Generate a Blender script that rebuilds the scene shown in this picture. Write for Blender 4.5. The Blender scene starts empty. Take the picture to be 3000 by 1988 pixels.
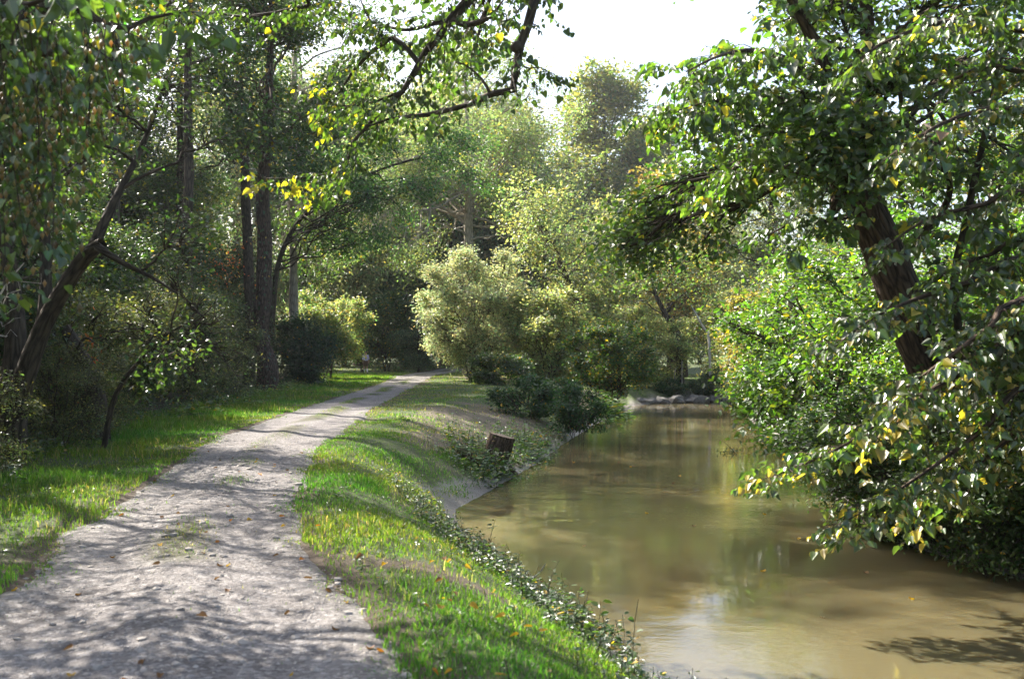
import bpy, bmesh, math, random
import numpy as np
from mathutils import Vector, Matrix

# ------------------------------------------------------------------ camera, sky, sun, exposure
sc = bpy.context.scene
COL = sc.collection
CAM_H, FPX, HOR = 1.6, 2917.0, 1035.0
cam_d = bpy.data.cameras.new('camera'); cam = bpy.data.objects.new('camera', cam_d); COL.objects.link(cam)
cam.location = (0, 0, CAM_H); cam.rotation_euler = (math.radians(90), 0, 0)
cam_d.lens = 35.0; cam_d.sensor_width = 36.0; cam_d.shift_y = (HOR - 994) / 3000
cam_d.clip_start = 0.1; cam_d.clip_end = 3000
cam_d.dof.use_dof = True; cam_d.dof.focus_distance = 24.0; cam_d.dof.aperture_fstop = 2.8
sc.camera = cam

SUN_EL = math.radians(43)
TO_SUN = Vector((-0.75, 0.66, 0)).normalized() * math.cos(SUN_EL) + Vector((0, 0, math.sin(SUN_EL)))
world = bpy.data.worlds.new('World'); sc.world = world; world.use_nodes = True
wn = world.node_tree.nodes; wl = world.node_tree.links
sky = wn.new('ShaderNodeTexSky'); sky.sky_type = 'NISHITA'; sky.sun_disc = False
sky.sun_elevation = SUN_EL; sky.sun_rotation = math.atan2(TO_SUN.x, TO_SUN.y)
sky.air_density = 1.0; sky.dust_density = 4.0; sky.ozone_density = 1.0
wn['Background'].inputs['Strength'].default_value = 0.105
wl.new(sky.outputs[0], wn['Background'].inputs['Color'])
sun_d = bpy.data.lights.new('sun', 'SUN'); sun = bpy.data.objects.new('sun', sun_d); COL.objects.link(sun)
sun_d.energy = 5.0; sun_d.angle = math.radians(0.53); sun_d.color = (1.0, 0.945, 0.86)
sun.rotation_euler = TO_SUN.to_track_quat('Z', 'Y').to_euler()
sc.view_settings.view_transform = 'Standard'; sc.view_settings.look = 'None'
sc.view_settings.exposure = 1.88; sc.view_settings.gamma = 1.0; sc.view_settings.use_curve_mapping = False
sc.render.engine = 'CYCLES'
cy = sc.cycles
cy.max_bounces = 10; cy.diffuse_bounces = 8; cy.glossy_bounces = 2; cy.transmission_bounces = 5; cy.volume_bounces = 0
cy.transparent_max_bounces = 4; cy.sample_clamp_indirect = 5.0; cy.caustics_reflective = False; cy.caustics_refractive = False
cy.use_denoising = True
try:
    cy.denoiser = 'OPENIMAGEDENOISE'; cy.denoising_input_passes = 'RGB_ALBEDO_NORMAL'
except Exception:
    pass

RNG = np.random.default_rng(7)
UP = np.array([0, 0, 1.0])

def P(u, v, d):
    return np.array([(u - 1500) / FPX * d, d, CAM_H + (HOR - v) / FPX * d])

def nrm(a):
    return a / np.maximum(np.linalg.norm(a, axis=-1, keepdims=True), 1e-9)

# ------------------------------------------------------------------ materials
def new_mat(name):
    m = bpy.data.materials.new(name); m.use_nodes = True
    nt = m.node_tree; nt.nodes.clear()
    out = nt.nodes.new('ShaderNodeOutputMaterial')
    return m, nt, nt.nodes, nt.links, out

def N(nodes, typ, **kw):
    n = nodes.new(typ)
    for k, v in kw.items():
        if k in n.inputs.keys():
            n.inputs[k].default_value = v
        else:
            setattr(n, k, v)
    return n

def ramp(nodes, stops, interp='LINEAR'):
    r = nodes.new('ShaderNodeValToRGB'); r.color_ramp.interpolation = interp
    el = r.color_ramp.elements
    while len(el) < len(stops): el.new(0.5)
    for e, (p, c) in zip(el, stops):
        e.position = p; e.color = (*c, 1) if len(c) == 3 else c
    return r

def leaf_material(name, trans=0.42, rough=0.42, spec=1.0, color=None, tmul=(2.25, 2.45, 1.0, 1)):
    m, nt, nd, lk, out = new_mat(name)
    if color is None:
        c = N(nd, 'ShaderNodeAttribute', attribute_name='col'); csock = c.outputs['Color']
    else:
        c = N(nd, 'ShaderNodeRGB'); c.outputs[0].default_value = (*color, 1); csock = c.outputs[0]
    dif = N(nd, 'ShaderNodeBsdfDiffuse'); lk.new(csock, dif.inputs['Color'])
    tm = N(nd, 'ShaderNodeMix', data_type='RGBA', blend_type='MULTIPLY'); tm.inputs[0].default_value = 1
    lk.new(csock, tm.inputs[6]); tm.inputs[7].default_value = tmul
    tr = N(nd, 'ShaderNodeBsdfTranslucent'); lk.new(tm.outputs[2], tr.inputs['Color'])
    mx = N(nd, 'ShaderNodeMixShader'); mx.inputs[0].default_value = trans
    lk.new(dif.outputs[0], mx.inputs[1]); lk.new(tr.outputs[0], mx.inputs[2])
    gl = N(nd, 'ShaderNodeBsdfGlossy', Roughness=rough); gl.inputs['Color'].default_value = (spec, spec, spec, 1)
    lw_ = N(nd, 'ShaderNodeLayerWeight', Blend=0.5)
    pw = N(nd, 'ShaderNodeMath', operation='POWER'); lk.new(lw_.outputs['Facing'], pw.inputs[0]); pw.inputs[1].default_value = 4.0
    fr = N(nd, 'ShaderNodeMath', operation='MULTIPLY_ADD'); lk.new(pw.outputs[0], fr.inputs[0]); fr.inputs[1].default_value = 0.30; fr.inputs[2].default_value = 0.03 if rough > .4 else 0.06
    m2 = N(nd, 'ShaderNodeMixShader'); lk.new(fr.outputs[0], m2.inputs[0])
    lk.new(mx.outputs[0], m2.inputs[1]); lk.new(gl.outputs[0], m2.inputs[2])
    lk.new(m2.outputs[0], out.inputs[0])
    return m

M_LEAF = leaf_material('foliage', 0.42, 0.45)
M_LEAF_PALE = leaf_material('pale_foliage', 0.5, 0.45, 1.0, None, (2.45, 2.5, 1.6, 1))
M_LEAF_GLOSS = leaf_material('glossy_foliage', 0.45, 0.38)
M_GRASS = leaf_material('grass_blades', 0.45, 0.5, 0.7)

def bark_material(name, dark, light, scale=1.0, bump=0.6, moss=0.0):
    m, nt, nd, lk, out = new_mat(name)
    at = N(nd, 'ShaderNodeAttribute', attribute_name='barkco')
    mp = N(nd, 'ShaderNodeMapping'); mp.inputs['Scale'].default_value = (26 * scale, 26 * scale, 5 * scale)
    lk.new(at.outputs['Vector'], mp.inputs['Vector'])
    no = N(nd, 'ShaderNodeTexNoise', Scale=1.0, Detail=6.0, Roughness=0.65); lk.new(mp.outputs[0], no.inputs['Vector'])
    vo = N(nd, 'ShaderNodeTexVoronoi', feature='DISTANCE_TO_EDGE', Scale=0.8)
    wv = N(nd, 'ShaderNodeMix', data_type='RGBA'); wv.inputs[0].default_value = 0.35
    lk.new(mp.outputs[0], wv.inputs[6]); lk.new(no.outputs['Color'], wv.inputs[7]); lk.new(wv.outputs[2], vo.inputs['Vector'])
    mu = N(nd, 'ShaderNodeMath', operation='MULTIPLY'); lk.new(vo.outputs['Distance'], mu.inputs[0]); mu.inputs[1].default_value = 1.6
    ad = N(nd, 'ShaderNodeMath', operation='ADD'); lk.new(mu.outputs[0], ad.inputs[0]); lk.new(no.outputs[0], ad.inputs[1])
    r = ramp(nd, [(0.35, dark), (0.95, light)]); lk.new(ad.outputs[0], r.inputs[0])
    csock = r.outputs[0]
    if moss > 0:
        n2 = N(nd, 'ShaderNodeTexNoise', Scale=2.2, Detail=4.0); lk.new(at.outputs['Vector'], n2.inputs['Vector'])
        r2 = ramp(nd, [(0.62 - moss * .3, (0, 0, 0)), (0.72, (1, 1, 1))]); lk.new(n2.outputs[0], r2.inputs[0])
        mm = N(nd, 'ShaderNodeMix', data_type='RGBA'); lk.new(r2.outputs[0], mm.inputs[0])
        lk.new(csock, mm.inputs[6]); mm.inputs[7].default_value = (0.06, 0.085, 0.02, 1); csock = mm.outputs[2]
    b = N(nd, 'ShaderNodeBsdfPrincipled', Roughness=0.9); b.inputs['Specular IOR Level'].default_value = 0.2
    lk.new(csock, b.inputs['Base Color'])
    bp = N(nd, 'ShaderNodeBump', Strength=bump, Distance=0.06); lk.new(ad.outputs[0], bp.inputs['Height'])
    lk.new(bp.outputs[0], b.inputs['Normal']); lk.new(b.outputs[0], out.inputs[0])
    return m

M_BARK = bark_material('rough_brown_bark', (0.016, 0.011, 0.008), (0.15, 0.105, 0.075), 1.15, 1.0)
M_BARK_DARK = bark_material('dark_bark', (0.02, 0.016, 0.012), (0.09, 0.07, 0.05), 1.0, 0.6)
M_BARK_MOSS = bark_material('mossy_bark', (0.025, 0.02, 0.015), (0.12, 0.09, 0.06), 1.0, 0.7, 0.5)
M_BARK_PALE = bark_material('pale_grey_bark', (0.16, 0.14, 0.11), (0.45, 0.39, 0.31), 0.7, 0.5)
M_DEADWOOD = bark_material('bleached_dead_wood', (0.35, 0.31, 0.27), (0.65, 0.6, 0.54), 0.8, 0.3)
M_STUMP = bark_material('stump_bark', (0.025, 0.017, 0.012), (0.19, 0.13, 0.09), 1.3, 1.0, 0.35)

def plain_mat(name, color, rough=0.8, noise=0.25, scale=30.0, spec=0.3):
    m, nt, nd, lk, out = new_mat(name)
    tc = N(nd, 'ShaderNodeTexCoord'); no = N(nd, 'ShaderNodeTexNoise', Scale=scale, Detail=4.0)
    lk.new(tc.outputs['Object'], no.inputs['Vector'])
    d = tuple(c * (1 - noise) for c in color); l = tuple(min(1, c * (1 + noise)) for c in color)
    r = ramp(nd, [(0.3, d), (0.7, l)]); lk.new(no.outputs[0], r.inputs[0])
    b = N(nd, 'ShaderNodeBsdfPrincipled', Roughness=rough); b.inputs['Specular IOR Level'].default_value = spec
    lk.new(r.outputs[0], b.inputs['Base Color'])
    bp = N(nd, 'ShaderNodeBump', Strength=0.3, Distance=0.01); lk.new(no.outputs[0], bp.inputs['Height']); lk.new(bp.outputs[0], b.inputs['Normal'])
    lk.new(b.outputs[0], out.inputs[0])
    return m

def ground_material():
    m, nt, nd, lk, out = new_mat('ground_soil')
    w = N(nd, 'ShaderNodeAttribute', attribute_name='gmix')      # r grass, g dry earth, b mud
    sp = N(nd, 'ShaderNodeSeparateColor'); lk.new(w.outputs['Color'], sp.inputs[0])
    tc = N(nd, 'ShaderNodeTexCoord')
    n1 = N(nd, 'ShaderNodeTexNoise', Scale=3.0, Detail=8.0, Roughness=0.65); lk.new(tc.outputs['Object'], n1.inputs['Vector'])
    n2 = N(nd, 'ShaderNodeTexNoise', Scale=28.0, Detail=6.0, Roughness=0.7); lk.new(tc.outputs['Object'], n2.inputs['Vector'])
    soil = ramp(nd, [(0.3, (0.045, 0.032, 0.02)), (0.7, (0.13, 0.09, 0.055))]); lk.new(n2.outputs[0], soil.inputs[0])
    grs = ramp(nd, [(0.3, (0.035, 0.05, 0.012)), (0.7, (0.09, 0.12, 0.03))]); lk.new(n2.outputs[0], grs.inputs[0])
    dry = ramp(nd, [(0.3, (0.07, 0.05, 0.033)), (0.5, (0.16, 0.122, 0.082)), (0.7, (0.30, 0.24, 0.165))]); lk.new(n2.outputs[0], dry.inputs[0])
    mud = ramp(nd, [(0.3, (0.15, 0.13, 0.115)), (0.7, (0.30, 0.27, 0.25))]); lk.new(n1.outputs[0], mud.inputs[0])
    def mix(f, a, b):
        x = N(nd, 'ShaderNodeMix', data_type='RGBA'); lk.new(f, x.inputs[0]); lk.new(a, x.inputs[6]); lk.new(b, x.inputs[7]); return x.outputs[2]
    c = mix(sp.outputs[0], soil.outputs[0], grs.outputs[0]); c = mix(sp.outputs[1], c, dry.outputs[0]); c = mix(sp.outputs[2], c, mud.outputs[0])
    b = N(nd, 'ShaderNodeBsdfPrincipled'); lk.new(c, b.inputs['Base Color'])
    mr = N(nd, 'ShaderNodeMapRange'); lk.new(sp.outputs[2], mr.inputs[0]); mr.inputs[3].default_value = 0.92; mr.inputs[4].default_value = 0.28
    lk.new(mr.outputs[0], b.inputs['Roughness'])
    ad = N(nd, 'ShaderNodeMath', operation='ADD'); lk.new(n1.outputs[0], ad.inputs[0]); lk.new(n2.outputs[0], ad.inputs[1])
    bp = N(nd, 'ShaderNodeBump', Strength=0.9, Distance=0.06); lk.new(ad.outputs[0], bp.inputs['Height']); lk.new(bp.outputs[0], b.inputs['Normal'])
    lk.new(b.outputs[0], out.inputs[0])
    return m

def gravel_material():
    m, nt, nd, lk, out = new_mat('gravel')
    tc = N(nd, 'ShaderNodeTexCoord')
    v = N(nd, 'ShaderNodeTexVoronoi', Scale=36.0); lk.new(tc.outputs['Object'], v.inputs['Vector'])
    v2 = N(nd, 'ShaderNodeTexVoronoi', Scale=130.0); lk.new(tc.outputs['Object'], v2.inputs['Vector'])
    n1 = N(nd, 'ShaderNodeTexNoise', Scale=1.6, Detail=7.0, Roughness=0.6); lk.new(tc.outputs['Object'], n1.inputs['Vector'])
    rc = N(nd, 'ShaderNodeSeparateColor'); lk.new(v.outputs['Color'], rc.inputs[0])
    stone = ramp(nd, [(0.0, (0.09, 0.08, 0.075)), (0.35, (0.20, 0.18, 0.172)), (0.75, (0.31, 0.285, 0.272)), (1.0, (0.55, 0.52, 0.5))]); lk.new(rc.outputs[0], stone.inputs[0])
    dust = ramp(nd, [(0.35, (0.15, 0.13, 0.118)), (0.65, (0.34, 0.31, 0.29))]); lk.new(n1.outputs[0], dust.inputs[0])
    x = N(nd, 'ShaderNodeMix', data_type='RGBA'); x.inputs[0].default_value = 0.5
    lk.new(stone.outputs[0], x.inputs[6]); lk.new(dust.outputs[0], x.inputs[7])
    w = N(nd, 'ShaderNodeAttribute', attribute_name='gmix'); sp = N(nd, 'ShaderNodeSeparateColor'); lk.new(w.outputs['Color'], sp.inputs[0])
    y = N(nd, 'ShaderNodeMix', data_type='RGBA'); lk.new(sp.outputs[0], y.inputs[0]); lk.new(x.outputs[2], y.inputs[6]); y.inputs[7].default_value = (0.10, 0.095, 0.045, 1)
    b = N(nd, 'ShaderNodeBsdfPrincipled', Roughness=0.9); b.inputs['Specular IOR Level'].default_value = 0.25
    lk.new(y.outputs[2], b.inputs['Base Color'])
    s = N(nd, 'ShaderNodeMath', operation='MULTIPLY_ADD'); lk.new(v.outputs['Distance'], s.inputs[0]); s.inputs[1].default_value = -1.0
    lk.new(v2.outputs['Distance'], s.inputs[2])
    bp = N(nd, 'ShaderNodeBump', Strength=0.85, Distance=0.02); lk.new(s.outputs[0], bp.inputs['Height']); lk.new(bp.outputs[0], b.inputs['Normal'])
    lk.new(b.outputs[0], out.inputs[0])
    return m

def water_material():
    m, nt, nd, lk, out = new_mat('turbid_water')
    tc = N(nd, 'ShaderNodeTexCoord')
    mp = N(nd, 'ShaderNodeMapping'); mp.inputs['Scale'].default_value = (1.0, 1.5, 1); mp.inputs['Rotation'].default_value = (0, 0, 0.25)
    lk.new(tc.outputs['Object'], mp.inputs['Vector'])
    n1 = N(nd, 'ShaderNodeTexNoise', Scale=8.5, Detail=3.0, Distortion=0.5); lk.new(mp.outputs[0], n1.inputs['Vector'])
    n2 = N(nd, 'ShaderNodeTexNoise', Scale=0.55, Detail=2.0, Distortion=0.5); lk.new(mp.outputs[0], n2.inputs['Vector'])
    n3 = N(nd, 'ShaderNodeTexNoise', Scale=0.35, Detail=3.0); lk.new(tc.outputs['Object'], n3.inputs['Vector'])
    r3 = ramp(nd, [(0.4, (0.15, 0.15, 0.15)), (0.62, (1, 1, 1))]); lk.new(n3.outputs[0], r3.inputs[0])
    mu = N(nd, 'ShaderNodeMath', operation='MULTIPLY'); lk.new(n1.outputs[0], mu.inputs[0]); lk.new(r3.outputs[0], mu.inputs[1])
    ma = N(nd, 'ShaderNodeMath', operation='MULTIPLY_ADD'); lk.new(n2.outputs[0], ma.inputs[0]); ma.inputs[1].default_value = 2.2; lk.new(mu.outputs[0], ma.inputs[2])
    bp = N(nd, 'ShaderNodeBump', Strength=0.5, Distance=0.0065); lk.new(ma.outputs[0], bp.inputs['Height'])
    b = N(nd, 'ShaderNodeBsdfPrincipled', Roughness=0.02, IOR=1.34)
    b.inputs['Base Color'].default_value = (0.115, 0.096, 0.05, 1)
    b.inputs['Subsurface Weight'].default_value = 1.0; b.inputs['Subsurface Radius'].default_value = (0.35, 0.25, 0.14); b.inputs['Subsurface Scale'].default_value = 1.0
    lk.new(bp.outputs[0], b.inputs['Normal']); lk.new(b.outputs[0], out.inputs[0])
    return m

M_GROUND = ground_material(); M_GRAVEL = gravel_material(); M_WATER = water_material()
M_STONE = plain_mat('pale_stone', (0.34, 0.30, 0.26), 0.85, 0.3, 40)
M_ROCK = plain_mat('grey_rock', (0.16, 0.148, 0.135), 0.8, 0.45, 5)

# ------------------------------------------------------------------ mesh helpers
def make_mesh(name, V, faces, mat, col=None, bark=None, gmix=None, smooth=False):
    """faces: list of int arrays (k x n), one per polygon size."""
    me = bpy.data.meshes.new(name)
    V = np.asarray(V, dtype=np.float32)
    faces = [np.asarray(f, dtype=np.int32) for f in faces if len(f)]
    nl = sum(f.size for f in faces); npoly = sum(len(f) for f in faces)
    me.vertices.add(len(V)); me.vertices.foreach_set('co', V.ravel())
    me.loops.add(nl); me.polygons.add(npoly)
    me.loops.foreach_set('vertex_index', np.concatenate([f.ravel() for f in faces]))
    tot = np.concatenate([np.full(len(f), f.shape[1], dtype=np.int32) for f in faces])
    st = np.zeros(npoly, dtype=np.int32); st[1:] = np.cumsum(tot)[:-1]
    me.polygons.foreach_set('loop_start', st)
    me.polygons.foreach_set('use_smooth', np.full(npoly, smooth))
    me.update(calc_edges=True)
    if col is not None:
        a = me.attributes.new('col', 'FLOAT_COLOR', 'POINT')
        c4 = np.ones((len(V), 4), dtype=np.float32); c4[:, :3] = col; a.data.foreach_set('color', c4.ravel())
    if gmix is not None:
        a = me.attributes.new('gmix', 'FLOAT_COLOR', 'POINT')
        c4 = np.ones((len(V), 4), dtype=np.float32); c4[:, :3] = gmix; a.data.foreach_set('color', c4.ravel())
    if bark is not None:
        a = me.attributes.new('barkco', 'FLOAT_VECTOR', 'POINT'); a.data.foreach_set('vector', np.asarray(bark, dtype=np.float32).ravel())
    me.materials.append(mat)
    return me

def tag(o, label=None, cat=None, group=None, kind=None):
    if label: o['label'] = label
    if cat: o['category'] = cat
    if group: o['group'] = group
    if kind: o['kind'] = kind
    return o

def obj(name, me, parent=None, loc=None, kind=None):
    o = bpy.data.objects.new(name, me); COL.objects.link(o)
    if parent is not None: o.parent = parent
    if loc is not None: o.location = loc
    if kind: o['kind'] = kind
    return o

def thing(name, label, cat, loc=(0, 0, 0), rz=0, group=None, scale=1.0):
    o = bpy.data.objects.new(name, None); COL.objects.link(o)
    o.empty_display_size = 0.2
    o.location = loc; o.rotation_euler = (0, 0, rz); o.scale = (scale,) * 3
    return tag(o, label, cat, group)

def copy_tree(root, loc, rz, scale, label=None, group=None):
    r = root.copy(); COL.objects.link(r); r.location = loc; r.rotation_euler = (0, 0, rz)
    r.scale = (scale,) * 3 if not hasattr(scale, '__len__') else scale
    if label: r['label'] = label
    if group: r['group'] = group
    for ch in list(root.children):
        c = ch.copy(); COL.objects.link(c); c.parent = r
    return r

def smooth_line(pts, n):
    """Catmull-Rom resample; pts may carry extra columns (radius)."""
    p = np.asarray(pts, float)
    if len(p) == 2:
        t = np.linspace(0, 1, n)[:, None]; return p[0] * (1 - t) + p[1] * t
    q = np.vstack([2 * p[0] - p[1], p, 2 * p[-1] - p[-2]])
    s = np.concatenate([[0], np.cumsum(np.linalg.norm(np.diff(p[:, :3], axis=0), axis=1))]); s /= s[-1]
    t = np.linspace(0, 1, n); i = np.clip(np.searchsorted(s, t, side='right') - 1, 0, len(p) - 2)
    u = ((t - s[i]) / np.maximum(s[i + 1] - s[i], 1e-9))[:, None]
    a, b, c, d = q[i], q[i + 1], q[i + 2], q[i + 3]
    return 0.5 * ((2 * b) + (-a + c) * u + (2 * a - 5 * b + 4 * c - d) * u ** 2 + (-a + 3 * b - 3 * c + d) * u ** 3)

class Tubes:
    def __init__(s): s.V = []; s.F = []; s.B = []; s.n = 0; s.T = []
    def add(s, line, sides=6, ridge=0.0, seed=0, cap=False):
        """line: k x 4 (x, y, z, radius)"""
        L = np.asarray(line, float); p = L[:, :3]; r = np.maximum(L[:, 3], 0.0015); k = len(p)
        t = nrm(np.gradient(p, axis=0))
        ref = np.array([1.0, 0, 0]) if abs(t[0][0]) < 0.8 else np.array([0, 1.0, 0])
        a = nrm(np.cross(t, ref)); b = np.cross(t, a)
        th = np.linspace(0, 2 * math.pi, sides, endpoint=False)
        c, sn = np.cos(th), np.sin(th)
        ln = np.concatenate([[0], np.cumsum(np.linalg.norm(np.diff(p, axis=0), axis=1))])
        rr = np.repeat(r[:, None], sides, 1)
        if ridge:
            g = np.random.default_rng(seed)
            ph = g.uniform(0, 6.28, 8)
            m = np.zeros_like(rr)
            for i, kf in enumerate((2, 3, 5, 9, 13)):
                m += np.sin(kf * th[None] + ph[i] + 1.2 * np.sin(ln[:, None] * (1.0 + .4 * i) + ph[i])) / (1 + .35 * i)
            m += g.normal(0, .5, m.shape)
            rr = rr * (1 + ridge * m)
        v = p[:, None] + rr[..., None] * (c[None, :, None] * a[:, None] + sn[None, :, None] * b[:, None])
        s.V.append(v.reshape(-1, 3))
        s.B.append(np.stack([rr * c[None], rr * sn[None], np.repeat(ln[:, None], sides, 1)], -1).reshape(-1, 3) + np.array([seed % 17, seed % 5, seed % 11]) * 1.3)
        i = np.arange(k - 1)[:, None] * sides; j = np.arange(sides)[None]; j2 = (j + 1) % sides
        f = np.stack([i + j, i + j2, i + sides + j2, i + sides + j], -1).reshape(-1, 4) + s.n
        s.F.append(f); s.n += k * sides
        if cap:
            for e, idx in ((0, 0), (1, k - 1)):
                s.V.append(p[idx][None]); s.B.append(np.zeros((1, 3)))
                base = s.n - k * sides - e + idx * sides
                jj = np.arange(sides)
                s.T.append(np.stack([base + jj, base + (jj + 1) % sides, np.full(sides, s.n)], -1)); s.n += 1
    def mesh(s, name, mat, origin=(0, 0, 0)):
        return make_mesh(name, np.vstack(s.V) - np.asarray(origin), [np.vstack(s.F)] + ([np.vstack(s.T)] if s.T else []), mat, bark=np.vstack(s.B), smooth=True)

# leaf templates: x along the leaf, y across, z fold
T_DIAMOND = (np.array([[0, 0, 0], [.45, .30, .06], [1, 0, -.06], [.45, -.30, .06]]), [np.array([[0, 1, 2, 3]])])
T_NARROW = (np.array([[0, 0, 0], [.4, .14, .03], [1, 0, -.08], [.4, -.14, .03]]), [np.array([[0, 1, 2, 3]])])
T_LANCE = (np.array([[0, 0, 0], [.42, .21, .04], [1, 0, -.08], [.42, -.21, .04]]), [np.array([[0, 1, 2, 3]])])
T_HEART = (np.array([[0, 0, 0], [-.08, .26, .05], [.22, .46, .14], [.66, .30, .02], [1.05, 0, -.26], [.66, -.30, .02], [.22, -.46, .14], [-.08, -.26, .05]]),
           [np.array([[0, 4, 3, 2, 1], [0, 7, 6, 5, 4]])])
T_OVAL = (np.array([[0, 0, 0], [.3, .26, .05], [.7, .22, .03], [1, 0, -.1], [.7, -.22, .03], [.3, -.26, .05]]),
          [np.array([[0, 3, 2, 1], [0, 5, 4, 3]])])

def leaves_mesh(name, c, d, n, size, col, tpl, mat, origin=(0, 0, 0)):
    tv, tf = tpl; k = len(tv); m = len(c)
    d = nrm(d); n = nrm(n - (n * d).sum(-1, keepdims=True) * d); b = np.cross(n, d)
    s = np.asarray(size).reshape(-1, 1, 1) * np.ones((m, 1, 1))
    V = (c[:, None] + s * (tv[None, :, 0, None] * d[:, None] + tv[None, :, 1, None] * b[:, None] + tv[None, :, 2, None] * n[:, None])).reshape(-1, 3)
    F = [(np.arange(m)[:, None, None] * k + f[None]).reshape(-1, f.shape[1]) for f in tf]
    return make_mesh(name, V - np.asarray(origin), F, mat, col=np.repeat(col, k, 0))

def leaf_cols(rng, n, base, var=0.28, yellow=0.04, ycol=(0.34, 0.21, 0.02), group=None):
    b = np.asarray(base, float)[None] * np.ones((n, 1))
    v = np.exp(rng.normal(0, var, (n, 1)))
    if group is not None:
        gv = np.exp(rng.normal(0, 0.22, (group.max() + 1, 1))); v = v * gv[group]
        hue = rng.normal(0, 0.12, (group.max() + 1, 1)); b[:, :1] *= (1 + hue[group])
    c = b * v
    c[:, 0:1] *= (1 + rng.normal(0, 0.15, (n, 1)))
    pick = rng.random(n) < yellow
    c[pick] = np.asarray(ycol)[None] * np.exp(rng.normal(0, 0.35, (pick.sum(), 1)))
    return np.clip(c, 0.004, 0.6)

def bez(a, b, bow, r0, r1, k, rng, jit=0.06):
    t = np.linspace(0, 1, k)[:, None]
    m = (a + b) / 2 + bow
    p = (1 - t) ** 2 * a + 2 * t * (1 - t) * m + t ** 2 * b
    L = np.linalg.norm(b - a)
    j = rng.normal(0, jit * L / k, p.shape); j[0] = 0; j[-1] = 0
    return np.hstack([p + j, r0 + (r1 - r0) * t ** 0.8])

def ball(rng, n, shell=0.5):
    v = nrm(rng.normal(size=(n, 3))); r = rng.random(n) ** (1 / 3)
    return v * ((1 - shell) * r + shell * (0.75 + 0.3 * rng.random(n)))[:, None]

def crown(rng, trunk, lobes, n_clump, n_leaf, clump_r, leaf, limb_r=0.4, t_min=0.3, twig_k=4, up_bias=0.6, droop=0.25, flat=0.6, tubes=None, twigs=True):
    """trunk: k x 4 polyline; lobes: list of (centre, radius xyz). Returns tubes + leaf arrays (c, d, n, size, clump index)."""
    tb = tubes or Tubes()
    C = []; D = []; NN = []; S = []; G = []
    ln = np.linspace(0, 1, len(trunk)); g = 0
    cent = np.mean([l[0] for l in lobes], axis=0)
    for li, (lc, lr) in enumerate(lobes):
        lc = np.asarray(lc, float); lr = np.asarray(lr, float) * np.ones(3)
        hz = np.linalg.norm(trunk[:, :2] - lc[None, :2], axis=1)
        score = np.abs(trunk[:, 2] - (lc[2] - 0.65 * hz)) + 0.25 * hz
        score = score + rng.normal(0, .12 * abs(trunk[-1, 2] - trunk[0, 2]), len(score)) * .35
        score[ln < t_min] += 50
        i = int(np.argmin(score))
        if i <= int(t_min * len(ln)) + 2: i = min(len(ln) - 2, i + int(rng.integers(0, max(2, int(.28 * len(ln))))))
        a = trunk[i, :3]
        L = np.linalg.norm(lc - a)
        r0 = max(0.012, min(trunk[i, 3] * 0.7, limb_r * trunk[0, 3], .012 + .011 * L))
        limb = bez(a, lc, np.array([0, 0, 0.04 * L]) + (lc - a) * np.array([.05, .05, 0]), r0, 0.014 + 0.1 * r0, 9, rng, 0.25)
        tb.add(limb, 6, 0.0, li)
        m = max(3, int(n_clump * (0.8 + 0.4 * rng.random())))
        cc = lc + ball(rng, m, 0.55) * lr
        for q in range(m):
            if twigs:
                src = limb[rng.integers(4, 9), :3]
                tb.add(bez(src, cc[q], np.array([0, 0, 0.08]) * np.linalg.norm(cc[q] - src), 0.011 + .06 * r0, 0.004, twig_k, rng, 0.25), 3, 0, q)
            k = max(2, int(n_leaf * (0.6 + 0.8 * rng.random())))
            o = nrm((cc[q] - cent)[None])[0]
            x = rng.normal(size=(k, 3)) * clump_r * np.array([1, 1, flat])
            x += o[None] * rng.normal(0, 0.5, (k, 1)) * clump_r
            c = cc[q] + x
            dd = nrm(rng.normal(size=(k, 3)) * np.array([1, 1, .5]) + o * 0.5 - UP * droop)
            n = nrm(rng.normal(size=(k, 3)) * 0.55 + UP * up_bias + o * 0.35)
            C.append(c); D.append(dd); NN.append(n); S.append(leaf * np.exp(rng.normal(0, .22, k))); G.append(np.full(k, g)); g += 1
    return tb, np.vstack(C), np.vstack(D), np.vstack(NN), np.concatenate(S), np.concatenate(G)

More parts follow.
